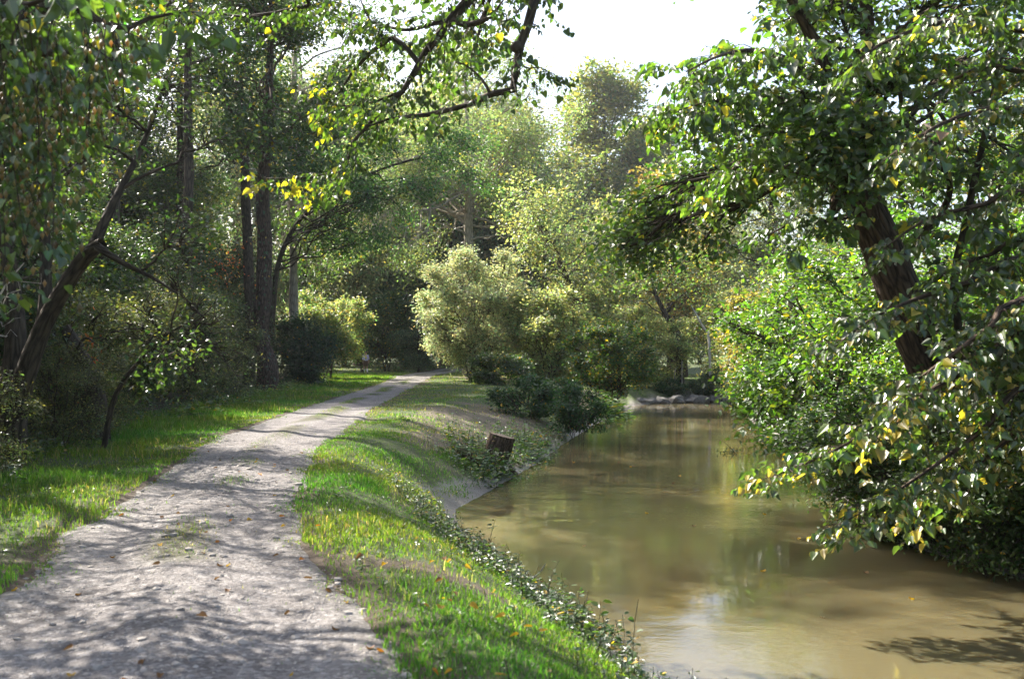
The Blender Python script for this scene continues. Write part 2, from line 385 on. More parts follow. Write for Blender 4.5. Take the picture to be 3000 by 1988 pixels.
def sprays(rng, limb, tb, step=0.22, sub=(0.5, 1.1), twig=(0.14, 0.32), leaf=0.07, spacing=0.05, start=0.15, droop=0.25, side_r=0.5):
    """side branches, twigs and two-ranked leaves along an explicit limb (k x 4)."""
    C = []; D = []; NN = []; S = []
    s = np.concatenate([[0], np.cumsum(np.linalg.norm(np.diff(limb[:, :3], axis=0), axis=1))]); L = s[-1]
    def at(line, ss, x):
        return np.array([np.interp(x, ss, line[:, i]) for i in range(line.shape[1])])
    x = start * L; k = 0
    def lvs(line):
        ls = np.concatenate([[0], np.cumsum(np.linalg.norm(np.diff(line[:, :3], axis=0), axis=1))])
        y = spacing * 0.6; i = 0
        while y < ls[-1] + spacing:
            p = at(line, ls, min(y, ls[-1]))[:3]; t = nrm((line[-1, :3] - line[0, :3])[None])[0]
            sd = nrm(np.cross(t, UP)[None] + 1e-6)[0] * (1 if i % 2 else -1)
            d = nrm((sd * 0.9 + t * 0.6 - UP * (0.3 + droop * 1.2) + rng.normal(0, .3, 3))[None])[0]
            C.append(p + d * 0.02); D.append(d); NN.append(nrm((UP * 0.8 + rng.normal(0, .45, 3) - t * .15)[None])[0]); S.append(leaf * math.exp(rng.normal(0, .33)))
            y += spacing * (0.7 + 0.6 * rng.random()); i += 1
    while x <= L:
        q = at(limb, s, x); q2 = at(limb, s, min(L, x + 0.05)); q1 = at(limb, s, max(0, x - 0.05))
        t = nrm((q2 - q1)[None, :3])[0]
        a = rng.normal(0, 0.5) + (0 if k % 2 else math.pi)
        sd = nrm(np.cross(t, UP)[None] + 1e-6)[0]; up2 = np.cross(sd, t)
        dirv = nrm((sd * math.cos(a) + up2 * math.sin(a) * 0.8 + t * 0.7 + rng.normal(0, .15, 3))[None])[0]
        l = rng.uniform(*sub) * (1 - 0.45 * x / L)
        e = q[:3] + dirv * l - UP * l * droop * rng.uniform(.3, 1.3)
        sbl = bez(q[:3], e, UP * l * 0.12, max(0.004, q[3] * side_r * .5), 0.003, 6, rng, 0.3)
        tb.add(sbl, 4, 0, k)
        ss = np.concatenate([[0], np.cumsum(np.linalg.norm(np.diff(sbl[:, :3], axis=0), axis=1))])
        y = 0.08; j = 0
        while y < ss[-1]:
            p = at(sbl, ss, y); tt = nrm((sbl[-1, :3] - sbl[0, :3])[None])[0]
            s2 = nrm(np.cross(tt, UP)[None] + 1e-6)[0] * (1 if j % 2 else -1)
            dv = nrm((s2 + tt * .8 - UP * droop * rng.uniform(0, 1.5) + rng.normal(0, .25, 3))[None])[0]
            tl = rng.uniform(*twig)
            ln = np.vstack([np.append(p[:3], .003), np.append(p[:3] + dv * tl, .0015)])
            tb.add(ln, 3, 0, j); lvs(ln)
            y += 0.11 * (0.7 + .6 * rng.random()); j += 1
        lvs(sbl[3:])
        x += step * (0.6 + 0.8 * rng.random()); k += 1
    return np.array(C), np.array(D), np.array(NN), np.array(S)

LEAF_VARIANTS = {}
def leaf_variant(kind, tpl, color):
    key = (kind, color)
    if key not in LEAF_VARIANTS:
        mat = leaf_material('leaf_' + kind, 0.45, 0.36, 1.0, color)
        LEAF_VARIANTS[key] = make_mesh('leaf', tpl[0], tpl[1], mat)
    return LEAF_VARIANTS[key]

def split_leaves(root, c, d, n, s, col, tpl, kind, count=280):
    """the leaves that show largest become parts of their own, the rest stay in the crown"""
    u = 1500 + c[:, 0] / np.maximum(c[:, 1], .1) * FPX; v = HOR - (c[:, 2] - CAM_H) / np.maximum(c[:, 1], .1) * FPX
    ok = (c[:, 1] > 1) & (u > 0) & (u < 3000) & (v > 0) & (v < 1988)
    nn = nrm(n); view = nrm(c - np.array([0, 0, CAM_H])); face = np.abs((nn * view).sum(1))
    score = np.where(ok, s / np.maximum(c[:, 1], 1) * (0.3 + face), 0)
    idx = np.argsort(-score)[:count]; idx = idx[score[idx] > 0]
    base = np.array(root.location)
    pal = {'green': (0.055, 0.095, 0.018), 'light_green': (0.10, 0.15, 0.02), 'dark_green': (0.035, 0.065, 0.018), 'yellow': (0.30, 0.24, 0.03), 'brown': (0.25, 0.13, 0.05)}
    names = list(pal); pv = np.array([pal[k] for k in names])
    for i in idx:
        dd = nrm(d[i][None])[0]; nz = n[i] - (n[i] @ dd) * dd; nz = nrm(nz[None])[0]; b = np.cross(nz, dd)
        k = int(np.argmin(((np.log(pv) - np.log(col[i])[None]) ** 2).sum(1)))
        o = obj('leaf', leaf_variant(kind + '_' + names[k], tpl, pal[names[k]]), root)
        M = Matrix(((dd[0], b[0], nz[0], 0), (dd[1], b[1], nz[1], 0), (dd[2], b[2], nz[2], 0), (0, 0, 0, 1)))
        o.matrix_basis = Matrix.Translation(Vector(c[i] - base)) @ M @ Matrix.Scale(float(s[i]), 4)
    keep = np.ones(len(c), bool); keep[idx] = False
    return keep

# ------------------------------------------------------------------ terrain fields
LEFT = [(2.9, -10), (2.6, -2), (2.1, 3), (1.55, 6), (1.05, 8.3), (0.25, 11), (-0.55, 13.8), (-0.95, 16.3), (-0.55, 18.2), (-0.05, 20.5), (0.7, 24), (1.5, 28.6), (2.3, 32.5), (3.2, 37), (5.2, 45), (6.4, 50), (9.5, 53.5), (20, 55), (60, 58)]
RIGHT = [(60, 51), (22, 49), (13, 46.5), (10.2, 43), (8.6, 34), (6.9, 25), (5.9, 18.5), (5.35, 14.5), (5.7, 12), (6.6, 10), (7.6, 6), (8.2, 0), (8.5, -10)]
Ls = smooth_line([(a, b, 0) for a, b in LEFT], 70)[:, :2]; Rs = smooth_line([(a, b, 0) for a, b in RIGHT], 50)[:, :2]
RIVER = np.vstack([Ls, Rs])

def sd_poly(x, y, poly):
    x = np.asarray(x, float); y = np.asarray(y, float)
    d2 = np.full(x.shape, 1e18); ins = np.zeros(x.shape, bool)
    for i in range(len(poly)):
        ax, ay = poly[i]; bx, by = poly[(i + 1) % len(poly)]
        ex, ey = bx - ax, by - ay
        t = np.clip(((x - ax) * ex + (y - ay) * ey) / (ex * ex + ey * ey + 1e-12), 0, 1)
        d2 = np.minimum(d2, (x - ax - t * ex) ** 2 + (y - ay - t * ey) ** 2)
        c = ((ay > y) != (by > y))
        if ay != by:
            ins ^= c & (x < ex * (y - ay) / ey + ax)
    d = np.sqrt(d2)
    return np.where(ins, -d, d)

PR = np.array([(0.9, -10), (0.35, 0), (-0.1, 3), (-0.42, 4.9), (-1.05, 6.8), (-1.7, 8.5), (-2.3, 11), (-3.15, 16.5), (-4.0, 29.7), (-4.75, 50), (-5.3, 66), (-5.6, 75), (-4.5, 95), (-1, 130)])
PL = np.array([(-2.4, -10), (-2.7, 0), (-3.0, 3), (-3.2, 4.9), (-3.55, 6.9), (-4.0, 8.9), (-4.75, 13), (-5.75, 19), (-6.3, 29.7), (-7.0, 50), (-7.8, 66), (-8.3, 75), (-7.5, 95), (-4, 130)])
WE = np.array([(-6.0, -10), (-5.6, 4), (-6.3, 10), (-7.2, 14), (-8.5, 21), (-9.6, 32), (-10.6, 44), (-12.3, 66), (-17, 84), (-26, 100), (-60, 130)])
def xr(y): return np.interp(y, PR[:, 1], PR[:, 0])
def xl(y): return np.interp(y, PL[:, 1], PL[:, 0])
def we(y): return np.interp(y, WE[:, 1], WE[:, 0])
_ph = np.random.default_rng(3).uniform(0, 6.28, 24); _an = np.random.default_rng(4).uniform(0, 6.28, 24)
def wob(x, y, f, k=5, o=0):
    r = 0
    for i in range(k):
        a = _an[(i + o) % 24]; ff = f * (1 + .45 * i)
        r = r + np.sin((x * math.cos(a) + y * math.sin(a)) * ff + _ph[(i + o) % 24] + 1.3 * np.sin((x * math.sin(a) - y * math.cos(a)) * ff * .6 + i)) / (1 + .4 * i)
    return r / 2.4
def sstep(a, b, t):
    t = np.clip((t - a) / (b - a), 0, 1); return t * t * (3 - 2 * t)

WZ = -1.0
def side_path_d(x, y):
    seg = np.array([(-7.2, 67), (-8.8, 72), (-11.2, 77), (-16, 84), (-31, 95)])
    d = np.full(np.shape(x), 1e9)
    for i in range(len(seg) - 1):
        a, b = seg[i], seg[i + 1]; e = b - a
        t = np.clip(((x - a[0]) * e[0] + (y - a[1]) * e[1]) / (e @ e), 0, 1)
        d = np.minimum(d, np.hypot(x - a[0] - t * e[0], y - a[1] - t * e[1]))
    return d

def height(x, y, d=None, pathcut=True):
    x = np.asarray(x, float); y = np.asarray(y, float)
    if d is None: d = sd_poly(x, y, RIVER)
    cen = np.interp(y, [-10, 8, 16, 30, 45, 50], [5.5, 4, 2.2, 4.5, 7.5, 9])
    right = (x > cen) & (y < 51.5 + (x - 10) * .05)
    far = (y > 49) & (x > 6)
    Wl = np.clip(0.9 * (np.interp(y, Ls[:48, 1], Ls[:48, 0]) - xr(y)), 1.6, 4.2)
    W = np.where(right, 0.9, np.where(far, 1.6, Wl)); top = np.where(right, 0.75, np.where(far, 0.75, 1.0))
    t = np.clip(d / W, 0, 1)
    s = 0.10 * np.clip(t / .12, 0, 1) + 0.90 * np.sin(math.pi / 2 * np.clip((t - .06) / .94, 0, 1)) ** 1.15
    z = WZ + top * s
    z = np.where(d < 0, WZ + np.maximum(-0.7, d * 0.7), z)
    bump = wob(x, y, 1.3) * 0.05 + wob(x, y, 4.1, 5, 7) * 0.02
    z = z + bump * np.clip(d / .8, 0, 1)
    wood = np.clip((we(y) - x) / 6, 0, 1); z = z + wood * (0.25 + 0.12 * wob(x, y, .5))
    if pathcut:
        p = sstep(-0.15, 0.5, np.minimum(x - xl(y), xr(y) - x)) * (y < 130); z = z * (1 - p) + p * (-0.05)
        p2 = sstep(1.2, 0.5, side_path_d(x, y)); z = z * (1 - p2) + p2 * (-0.05)
    z = z + np.clip((np.hypot(x, y) - 90) / 100, 0, 3) * 1.0
    return z
def hz(x, y): return float(height(np.array([x]), np.array([y]), pathcut=False)[0])

def bare(x, y, part=''):
    """bare dry soil on the bank"""
    w = wob(x, y, 1.7, 5, 3) * .35
    a = np.hypot((x + 0.55 - (y - 26) * .05) / 2.3, (y - 26.5) / 6.5) + w
    b = np.hypot((x + 0.55) / .85, (y - 7.65 + (x + .55) * .25) / .42) + w
    c = np.hypot((x + 1.35) / .35, (y - 13.6) / 1.5) + w
    e = np.hypot((x - 4.5) / 2.6, (y - 42) / 8) + w * .7
    f = np.hypot((x + 1) / 3.5, (y - 70) / 12) + w
    if part == 'dark': return sstep(1.2, .7, b)
    if part == 'dry': b = b + 9
    return np.maximum.reduce([sstep(1.15, .7, a) * .85, sstep(1.2, .7, b), sstep(1.2, .7, c) * .7, sstep(1.2, .7, e) * .8, sstep(1.1, .8, f) * .8])

# ------------------------------------------------------------------ ground sheet
def axis(a, b, fine, grow):
    """coordinates from a to b, step `fine` inside (lo, hi), growing outside"""
    lo, hi = fine[0], fine[1]; st = fine[2]
    mid = list(np.arange(lo, hi, st)); x = hi; s = st; r = []
    while x < b: r.append(x); s *= grow; x += s
    r.append(b); x = lo; s = st; l = []
    while x > a: s *= grow; x -= s; l.append(max(x, a))
    return np.array(l[::-1] + mid + r)
gx = axis(-900, 900, (-8, 8, .19), 1.09); gy = axis(-900, 900, (3, 26, .22), 1.045)
X, Y = np.meshgrid(gx, gy)
Dd = sd_poly(X, Y, RIVER); Z = height(X, Y, Dd)
V = np.stack([X, Y, Z], -1).reshape(-1, 3)
ny, nx = X.shape
i = (np.arange(ny - 1)[:, None] * nx + np.arange(nx - 1)[None]).ravel()
F = np.stack([i, i + 1, i + nx + 1, i + nx], -1)
lw = np.where(X < 6, Dd, 9)
g_mud = np.clip(sstep(0.42, 0.22, lw + .14 * wob(X, Y, 3.3) - .35 * np.exp(-((Y - 16.2) / 2.2) ** 2) - .15 * np.exp(-((Y - 37) / 4) ** 2)) + sstep(.3, .1, Dd), 0, 1) * (Dd > -3)
g_grass = sstep(-.3, .6, X - we(Y) + .4 * wob(X, Y, 1.1)) * np.where(Dd < 0, 0, 1)
g_dry = bare(X, Y, 'dry')
g_grass = g_grass * (1 - bare(X, Y, 'dark'))
g_grass = g_grass * sstep(.05, .45, np.maximum(xl(Y) - X, X - xr(Y)))
ground = obj('ground', make_mesh('ground', V, [F], M_GROUND, gmix=np.stack([g_grass, g_dry, g_mud], -1).reshape(-1, 3), smooth=True))
tag(ground, 'grassy bank and woodland floor of soil and leaf litter', 'ground', kind='structure')

# gravel path
def edge_off(y, sg):
    return sg * (0.16 * wob(y * 1.0, sg * 9 + y * 0, 2.2, 5, 2) + .07 * wob(y, sg * 5 + y * 0, 7, 4, 5))
def centre_grass(s, y):
    return np.clip(sstep(.36, .05, np.abs(s - .02 - .08 * np.sin(y * .5))) * sstep(-.1, .55, wob(s * 2, y, .9, 5, 11) + np.where(y > 16, .3, np.where(y < 7.5, -.35, 0.05))), 0, 1)
py = np.concatenate([np.arange(-8, 3, .4), np.arange(3, 20, .12), np.arange(20, 60, .3), np.arange(60, 128, 1.0)])
ps = np.linspace(-1, 1, 37)
PY, PS = np.meshgrid(py, ps, indexing='ij')
half = (xr(PY) - xl(PY)) / 2; cx = (xr(PY) + xl(PY)) / 2
edge = np.abs(PS) ** 6
PXX = cx + PS * half + edge * edge_off(PY, np.sign(PS))
rut = 0.02 * np.cos(PS * math.pi * 2) + 0.009 * wob(PXX, PY, 2.6) + 0.004 * wob(PXX, PY, 9, 5, 4)
PZ = np.where(np.abs(PS) > .97, -0.09, 0.005 + rut * (1 - edge) - 0.05 * edge)
PZ += np.clip((np.hypot(PXX, PY) - 90) / 100, 0, 3) * 1.0
ny, nx = PY.shape
i = (np.arange(ny - 1)[:, None] * nx + np.arange(nx - 1)[None]).ravel()
cgm = centre_grass(PS, PY) * .75 + edge * .35
path = obj('gravel_path', make_mesh('gravel_path', np.stack([PXX, PY, PZ], -1).reshape(-1, 3), [np.stack([i, i + 1, i + nx + 1, i + nx], -1)], M_GRAVEL, gmix=np.stack([cgm, cgm, cgm], -1).reshape(-1, 3), smooth=True))
tag(path, 'pale gravel track running along the river bank', 'path', kind='structure')
def path_z(x, y):
    s = (x - (xr(y) + xl(y)) / 2) / ((xr(y) - xl(y)) / 2)
    return 0.005 + (0.02 * np.cos(s * math.pi * 2) + 0.009 * wob(x, y, 2.6)) * (1 - np.abs(s) ** 6) - .05 * np.abs(s) ** 6
sl = smooth_line([(-7.0, 66, 0), (-8.8, 72, 0), (-11.2, 77, 0), (-16, 84, 0), (-31, 95, 0)], 40)
tt = nrm(np.gradient(sl, axis=0)); nn_ = np.stack([-tt[:, 1], tt[:, 0], tt[:, 2] * 0], -1)
sv = []
for k in range(40):
    for w in np.linspace(-1, 1, 7):
        q = sl[k] + nn_[k] * w * (0.75 + .12 * math.sin(k * 1.7 + w)); q[2] = (-.08 if abs(w) > .99 else .012) + max(0, (math.hypot(q[0], q[1]) - 90) / 100); sv.append(q)
sv = np.array(sv); i = (np.arange(39)[:, None] * 7 + np.arange(6)[None]).ravel()
sp_ = obj('side_path', make_mesh('side_path', sv, [np.stack([i, i + 1, i + 8, i + 7], -1)], M_GRAVEL, gmix=np.zeros((len(sv), 3)), smooth=True))
tag(sp_, 'narrow side path branching off into the trees', 'path', kind='structure')

# river sheet (runs under the banks)
rp = []
poly = RIVER
for k in range(len(poly)):
    a, b, c = poly[k - 1], poly[k], poly[(k + 1) % len(poly)]
    t = c - a; t = t / np.linalg.norm(t); rp.append((b[0] - t[1] * .25, b[1] + t[0] * .25, WZ))
bm = bmesh.new(); bm.faces.new([bm.verts.new(p) for p in rp]); bmesh.ops.triangulate(bm, faces=bm.faces[:])
for f in bm.faces:
    if f.normal.z < 0: f.normal_flip()
me = bpy.data.meshes.new('river'); bm.to_mesh(me); bm.free(); me.materials.append(M_WATER)
tag(obj('river', me), 'slow muddy brown river with rippled reflections', 'river', kind='structure')
#NEXT
# ------------------------------------------------------------------ trees
def lobes_in(rng, centre, radii, n, size, shell=0.6, squash=0.85):
    p = np.asarray(centre) + ball(rng, n, shell) * np.asarray(radii)
    return [(q, np.array([1, 1, squash]) * size * (0.75 + .5 * rng.random())) for q in p]

def trunk_line(pts, n=14, jit=0.0, rng=RNG):
    L = smooth_line(pts, n)
    L[1:-1, :2] += rng.normal(0, jit, (n - 2, 2)); return L

def std_tree(seed, name, label, cat, h, r, trunk, crown_c, crown_r, nl, lobe, ncl, nlf, clr, leaf, col, mat_bark, tpl=T_DIAMOND, yellow=.03, ycol=(.34, .21, .02),
             t_min=.3, limb_r=.45, group=None, lean=(0, 0), stems=None, droop=.25, var=.28, lobes=None, flat=.6, leafmat=None, twig_k=4):
    """a whole tree or bush in local coordinates: root > trunk (with its limbs) + crown"""
    rng = np.random.default_rng(seed)
    tb = Tubes()
    lines = []
    if stems is None:
        pts = trunk if trunk is not None else [(0, 0, -.3, r * 1.25), (0, 0, .25, r * 1.05), (lean[0] * .3, lean[1] * .3, h * .3, r * .85), (lean[0] * .65, lean[1] * .65, h * .6, r * .6), (lean[0], lean[1], h * .92, r * .12)]
        lines.append(trunk_line(pts, 16, r * .12, rng))
    else:
        for k in range(stems):
            a = 2 * math.pi * k / stems + rng.normal(0, .3); rr = crown_r[0] * rng.uniform(.25, .75)
            b = np.array([math.cos(a) * .25, math.sin(a) * .25, -.2]); e = np.array([math.cos(a) * rr, math.sin(a) * rr, h * rng.uniform(.65, .95)])
            q = bez(b, e, np.array([-math.cos(a) * rr * .25, -math.sin(a) * rr * .25, h * .05]), r, r * .3, 10, rng, .3); lines.append(q)
    for k, l in enumerate(lines): tb.add(l, 10 if stems is None else 6, .03, k)
    lob = lobes if lobes is not None else lobes_in(rng, crown_c, crown_r, nl, lobe)
    if stems is not None and lobes is None:
        for q in range(max(6, nl // 3)):      # stray shoots that break the outline
            dv = nrm(rng.normal(size=(1, 3)))[0]; dv[2] = abs(dv[2]) * .9 + .1
            lob.append((np.asarray(crown_c) + dv * np.asarray(crown_r) * rng.uniform(1.03, 1.22), lobe * rng.uniform(.2, .38)))
    C = []; D = []; NN = []; S = []; G = []; g0 = 0
    per = [[] for _ in lines]
    for l in lob:
        per[int(np.argmin([np.linalg.norm(q[-4, :2] - np.asarray(l[0])[:2]) for q in lines]))].append(l)
    for q, lb in zip(lines, per):
        if not lb: continue
        _, c, d, n, s, g = crown(rng, q, lb, ncl, nlf, clr, leaf, limb_r, t_min, twig_k=twig_k, droop=droop, tubes=tb, flat=flat)
        C.append(c); D.append(d); NN.append(n); S.append(s); G.append(g + g0); g0 += g.max() + 1
    C = np.vstack(C); D = np.vstack(D); NN = np.vstack(NN); S = np.concatenate(S); G = np.concatenate(G)
    ok = C[:, 2] > .04
    C, D, NN, S, G = C[ok], D[ok], NN[ok], S[ok], G[ok]
    root = thing(name, label, cat, group=group)
    obj('trunk' if stems is None else 'stems', tb.mesh('trunk', mat_bark), root)
    cr = obj('crown', leaves_mesh('crown', C, D, NN, S, leaf_cols(rng, len(C), col, var, yellow, ycol, G), tpl, leafmat or M_LEAF), root, kind='stuff')
    return root

def put(root, x, y, rz=0.0, s=1.0):
    root.location = (x, y, hz(x, y)); root.rotation_euler = (0, 0, rz); root.scale = (s,) * 3 if not hasattr(s, '__len__') else s
    return root
def dup(root, x, y, rz, s, label=None, group=None):
    return copy_tree(root, (x, y, hz(x, y)), rz, s, label, group)

G_DARK = (0.028, 0.05, 0.016); G_MID = (0.045, 0.075, 0.02); G_LIGHT = (0.13, 0.175, 0.06); G_PALE = (0.2, 0.22, 0.135)
G_BLUE = (0.03, 0.055, 0.03); G_BRIGHT = (0.075, 0.14, 0.015); G_OLIVE = (0.075, 0.085, 0.03)

# ---- the wood beside the track: tall trees and the undergrowth along its edge
WOODG = 'tall trees of the wood beside the track'
tallA = std_tree(11, 'woodland_tree', 'tall dark green tree rising above the undergrowth of the wood beside the track', 'tree', 12, .17, None, (0, 0, 7.0), (3.0, 3.0, 4.9), 32, 1.05, 22, 30, .28, .125, G_MID, M_BARK_DARK, group=WOODG, yellow=.05, ycol=(.22, .2, .02))
tallB = std_tree(12, 'woodland_tree', 'tall dark green tree rising above the undergrowth of the wood beside the track', 'tree', 13, .2, None, (0, 0, 7.6), (3.2, 3.0, 5.2), 32, 1.1, 22, 30, .29, .135, G_DARK, M_BARK_DARK, group=WOODG, lean=(.8, .3))
tallC = std_tree(13, 'woodland_tree', 'tall dark green tree rising above the undergrowth of the wood beside the track', 'tree', 11, .15, None, (0, 0, 6.2), (2.8, 2.8, 4.6), 28, 1.0, 22, 30, .27, .125, G_OLIVE, M_BARK_DARK, group=WOODG, lean=(-.5, .5), yellow=.08, ycol=(.25, .2, .02))
put(tallA, -11.2, 20.5, .3, .72); put(tallB, -12.8, 26.5, 1.1, .62); put(tallC, -15.8, 33.5, 2.0, .8)
spots = [(tallA, -17, 23, 2.2, .95), (tallB, -18.5, 31, 3.4, 1.0), (tallC, -15, 14, 4.0, .75), (tallA, -17, 40, 1.0, .9), (tallB, -20, 38, .2, 1.0), (tallC, -17, 20, 5.2, 1.1),
         (tallA, -20, 27, 3.0, 1.2), (tallB, -22, 47, 2.6, 1.3), (tallC, -19, 52, .9, 1.0), (tallA, -22, 60, 4.4, 1.4), (tallB, -27, 55, .5, 1.4), (tallC, -25, 34, 1.5, 1.3), (tallA, -30, 44, 1.9, 1.5),
         (tallB, -13.5, 11.0, .9, .8), (tallA, -11.5, 5.5, 1.9, .75), (tallA, -15.5, 19, 4.9, .85), (tallC, -16.5, 27.5, 2.8, .85), (tallA, -17.2, 44, 2.9, 1.0), (tallB, -19.5, 47, 4.1, 1.1), (tallC, -20.5, 58, 2.5, 1.1), (tallB, -26, 78, 1.1, 1.3), (tallA, -19.5, 24.5, 1.3, 1.15), (tallB, -21.5, 31.5, 2.4, 1.2), (tallC, -22, 39, 3.6, 1.25), (tallA, -23.5, 47.5, 4.7, 1.35), (tallB, -24, 55, 5.6, 1.4), (tallC, -24.5, 62, .3, 1.35), (tallA, -18.5, 12.5, 1.6, 1.0), (tallB, -20.5, 18.5, 2.9, 1.1), (tallC, -28, 50, 1.8, 1.5), (tallA, -28, 36, 3.1, 1.4), (tallB, -29, 62, 4.2, 1.6), (tallA, -31, 76, 5.0, 1.6), (tallA, -21.5, 67, 5.9, .95), (tallC, -26, 71, .4, 1.2), (tallA, -31, 66, 5.4, 1.6)]
def wood_label(kind, x, y):
    a = 'near the edge of the wood' if x > -14 else 'deep inside the wood'
    b = 'behind the vine hung tree' if y < 13 else 'behind the forked tree' if y < 20 else 'behind the leaning sapling' if y < 31 else 'behind the ivy clad trunk' if y < 50 else 'towards the bend of the track'
    return kind + ' ' + a + ' ' + b
KIND = {tallA.name: 'mid green tall tree', tallB.name: 'very dark green tall tree', tallC.name: 'olive green tall tree'}
for t, x, y, rz, s in spots:
    l_ = wood_label(KIND[t.name], x, y); dup(t, x, y, rz, s, l_, l_)
for t in (tallA, tallB, tallC):
    l_ = wood_label(KIND[t.name], t.location.x, t.location.y); tag(t, l_, None, l_)

airy = std_tree(14, 'airy_tree', 'slim light crowned tree leaning out over the verge behind the forked tree', 'tree', 9.5, .11, None, (.6, 0, 6.3), (2.5, 2.3, 2.9), 22, .75, 9, 17, .2, .1, (.055, .09, .02), M_BARK_DARK, lean=(1.0, -.3), yellow=.05, ycol=(.26, .22, .03))
put(airy, -8.9, 13.6, 0, .95)
dup(airy, -7.9, 11.0, 3.0, .85, 'slim light crowned tree between the vine hung tree and the forked tree'); dup(airy, -8.8, 17.8, 2.1, .9, 'slim light crowned tree beside the thin leaning sapling'); dup(airy, -8.4, 9.2, 5.1, .85, 'slim light crowned tree next to the vine hung tree')
tallD = std_tree(15, 'high_crowned_tree', 'tall straight tree with a high crown and bare trunk behind the wood edge', 'tree', 20, .2, None, (0, 0, 15.2), (3.3, 3.1, 4.6), 30, 1.1, 20, 24, .3, .15, G_MID, M_BARK_DARK, yellow=.04, t_min=.5)
put(tallD, -13.4, 33.5, 0, 1.12)
dup(tallD, -12.4, 38.2, 2.0, 1.15, 'tall straight high crowned tree closest to the ivy clad trunk'); dup(tallD, -14.5, 43.5, 4.0, 1.05, 'high crowned tree just behind the slimmer bare trunk'); dup(tallD, -29, 52, 1.7, 1.5, 'very tall tree behind the pale upper trunk'); dup(tallD, -30, 64, 3.3, 1.7, 'very tall tree deep in the wood towards the bend'); dup(tallD, -25, 58, .6, 1.5, 'highest tree at the back of the wood')
dup(tallD, -13.6, 28, 1.0, 1.12, 'high crowned tree rising behind the leaning sapling')
SHG = 'dense shrubs along the edge of the wood'
SHL = 'dense dark leafy shrub in the undergrowth along the edge of the wood'
shA = std_tree(21, 'undergrowth_shrub', SHL, 'shrub', 4.2, .035, None, (0, 0, 2.3), (1.9, 1.7, 2.1), 24, .72, 18, 26, .2, .09, G_MID, M_BARK_DARK, stems=6, group=SHG, yellow=.05, ycol=(.2, .19, .03))
shB = std_tree(22, 'undergrowth_shrub', SHL, 'shrub', 5.2, .04, None, (0, 0, 2.9), (1.9, 1.9, 2.7), 28, .78, 18, 26, .21, .095, G_DARK, M_BARK_DARK, stems=5, group=SHG, yellow=.02)
shC = std_tree(23, 'undergrowth_shrub', SHL, 'shrub', 3.2, .025, None, (0, 0, 1.6), (1.7, 1.6, 1.6), 24, .62, 17, 26, .18, .085, G_OLIVE, M_BARK_DARK, stems=7, group=SHG, tpl=T_LANCE, yellow=.08, ycol=(.2, .17, .06))
SK = {shA.name: 'broad leafy shrub', shB.name: 'tall dark shrub', shC.name: 'low fine leaved shrub'}
put(shA, -8.9, 13.0, 0, .8); put(shB, -10.0, 17.5, .7, .85); put(shC, -9.4, 20.3, 1.4, .95)
for t, x, y, rz, s in [(shA, -11.0, 23, 1.2, 1.0), (shC, -10.6, 25.5, .5, 1.05), (shB, -12.4, 28, 2.0, 1.05), (shC, -11.3, 30.5, 3.1, 1.1), (shA, -12.0, 33, 2.7, 1.1), (shB, -13.2, 36.5, .3, 1.1), (shC, -12.0, 38.5, 4.2, 1.1),
                       (shA, -8.2, 9.8, 3.8, .75), (shC, -7.75, 17.0, 2.2, .5), (shC, -8.5, 19.6, .8, .6), (shC, -6.9, 12.4, 4.4, .45), (shA, -9.6, 24.6, 2.9, .55), (shC, -10.2, 34, 1.3, .7), (shC, -11.2, 13.2, 5, 1.0), (shB, -13.2, 20, 4.5, 1.2), (shB, -15.5, 26, 1.5, 1.3), (shA, -16, 34, .8, 1.3), (shB, -18, 43, 3.6, 1.4), (shA, -20, 36, 2.1, 1.4),
                       (shA, -15.3, 47.5, 5.1, 1.15), (shB, -17.3, 57, .4, 1.4), (shA, -20, 52, 2.9, 1.3), (shB, -22, 64, 5.8, 1.6), (shB, -25, 42, 4.8, 1.6), (shA, -19, 15.5, 1, 1.4), (shB, -15.5, 10, 2, 1.2)]:
    l_ = wood_label(SK[t.name], x, y); dup(t, x, y, rz, s, l_, l_)
for t in (shA, shB, shC):
    l_ = wood_label(SK[t.name], t.location.x, t.location.y); tag(t, l_, None, l_)

# red and orange leaved vine sprigs inside the wood
def orange_sprig(seed, p, r, label):
    rng = np.random.default_rng(seed); base = np.array([p[0], p[1], hz(p[0], p[1])]); root = thing('creeper', label, 'creeper', base)
    tb = Tubes(); tb.add(bez(base, p, np.array([.15, 0, 0]), .012, .004, 10, rng, .3), 4)
    n = 170; c = p + rng.normal(size=(n, 3)) * r
    for k in range(10): tb.add(bez(p, c[k], np.zeros(3), .005, .002, 3, rng), 3)
    obj('stem', tb.mesh('stem', M_BARK_DARK, base), root)
    obj('foliage', leaves_mesh('foliage', c, rng.normal(size=(n, 3)), rng.normal(size=(n, 3)) + UP * .4, .09 * np.exp(rng.normal(0, .2, n)), leaf_cols(rng, n, (.38, .09, .03), .3, .3, (.4, .22, .05)), T_OVAL, M_LEAF, base), root, kind='stuff')
orange_sprig(31, P(245, 1055, 19.5), np.array([.12, .15, .3]), 'small orange leaved creeper among the dark shrubs')
orange_sprig(32, P(655, 790, 36), np.array([.45, .3, .5]), 'taller red leaved creeper beside the ivy clad trunks')

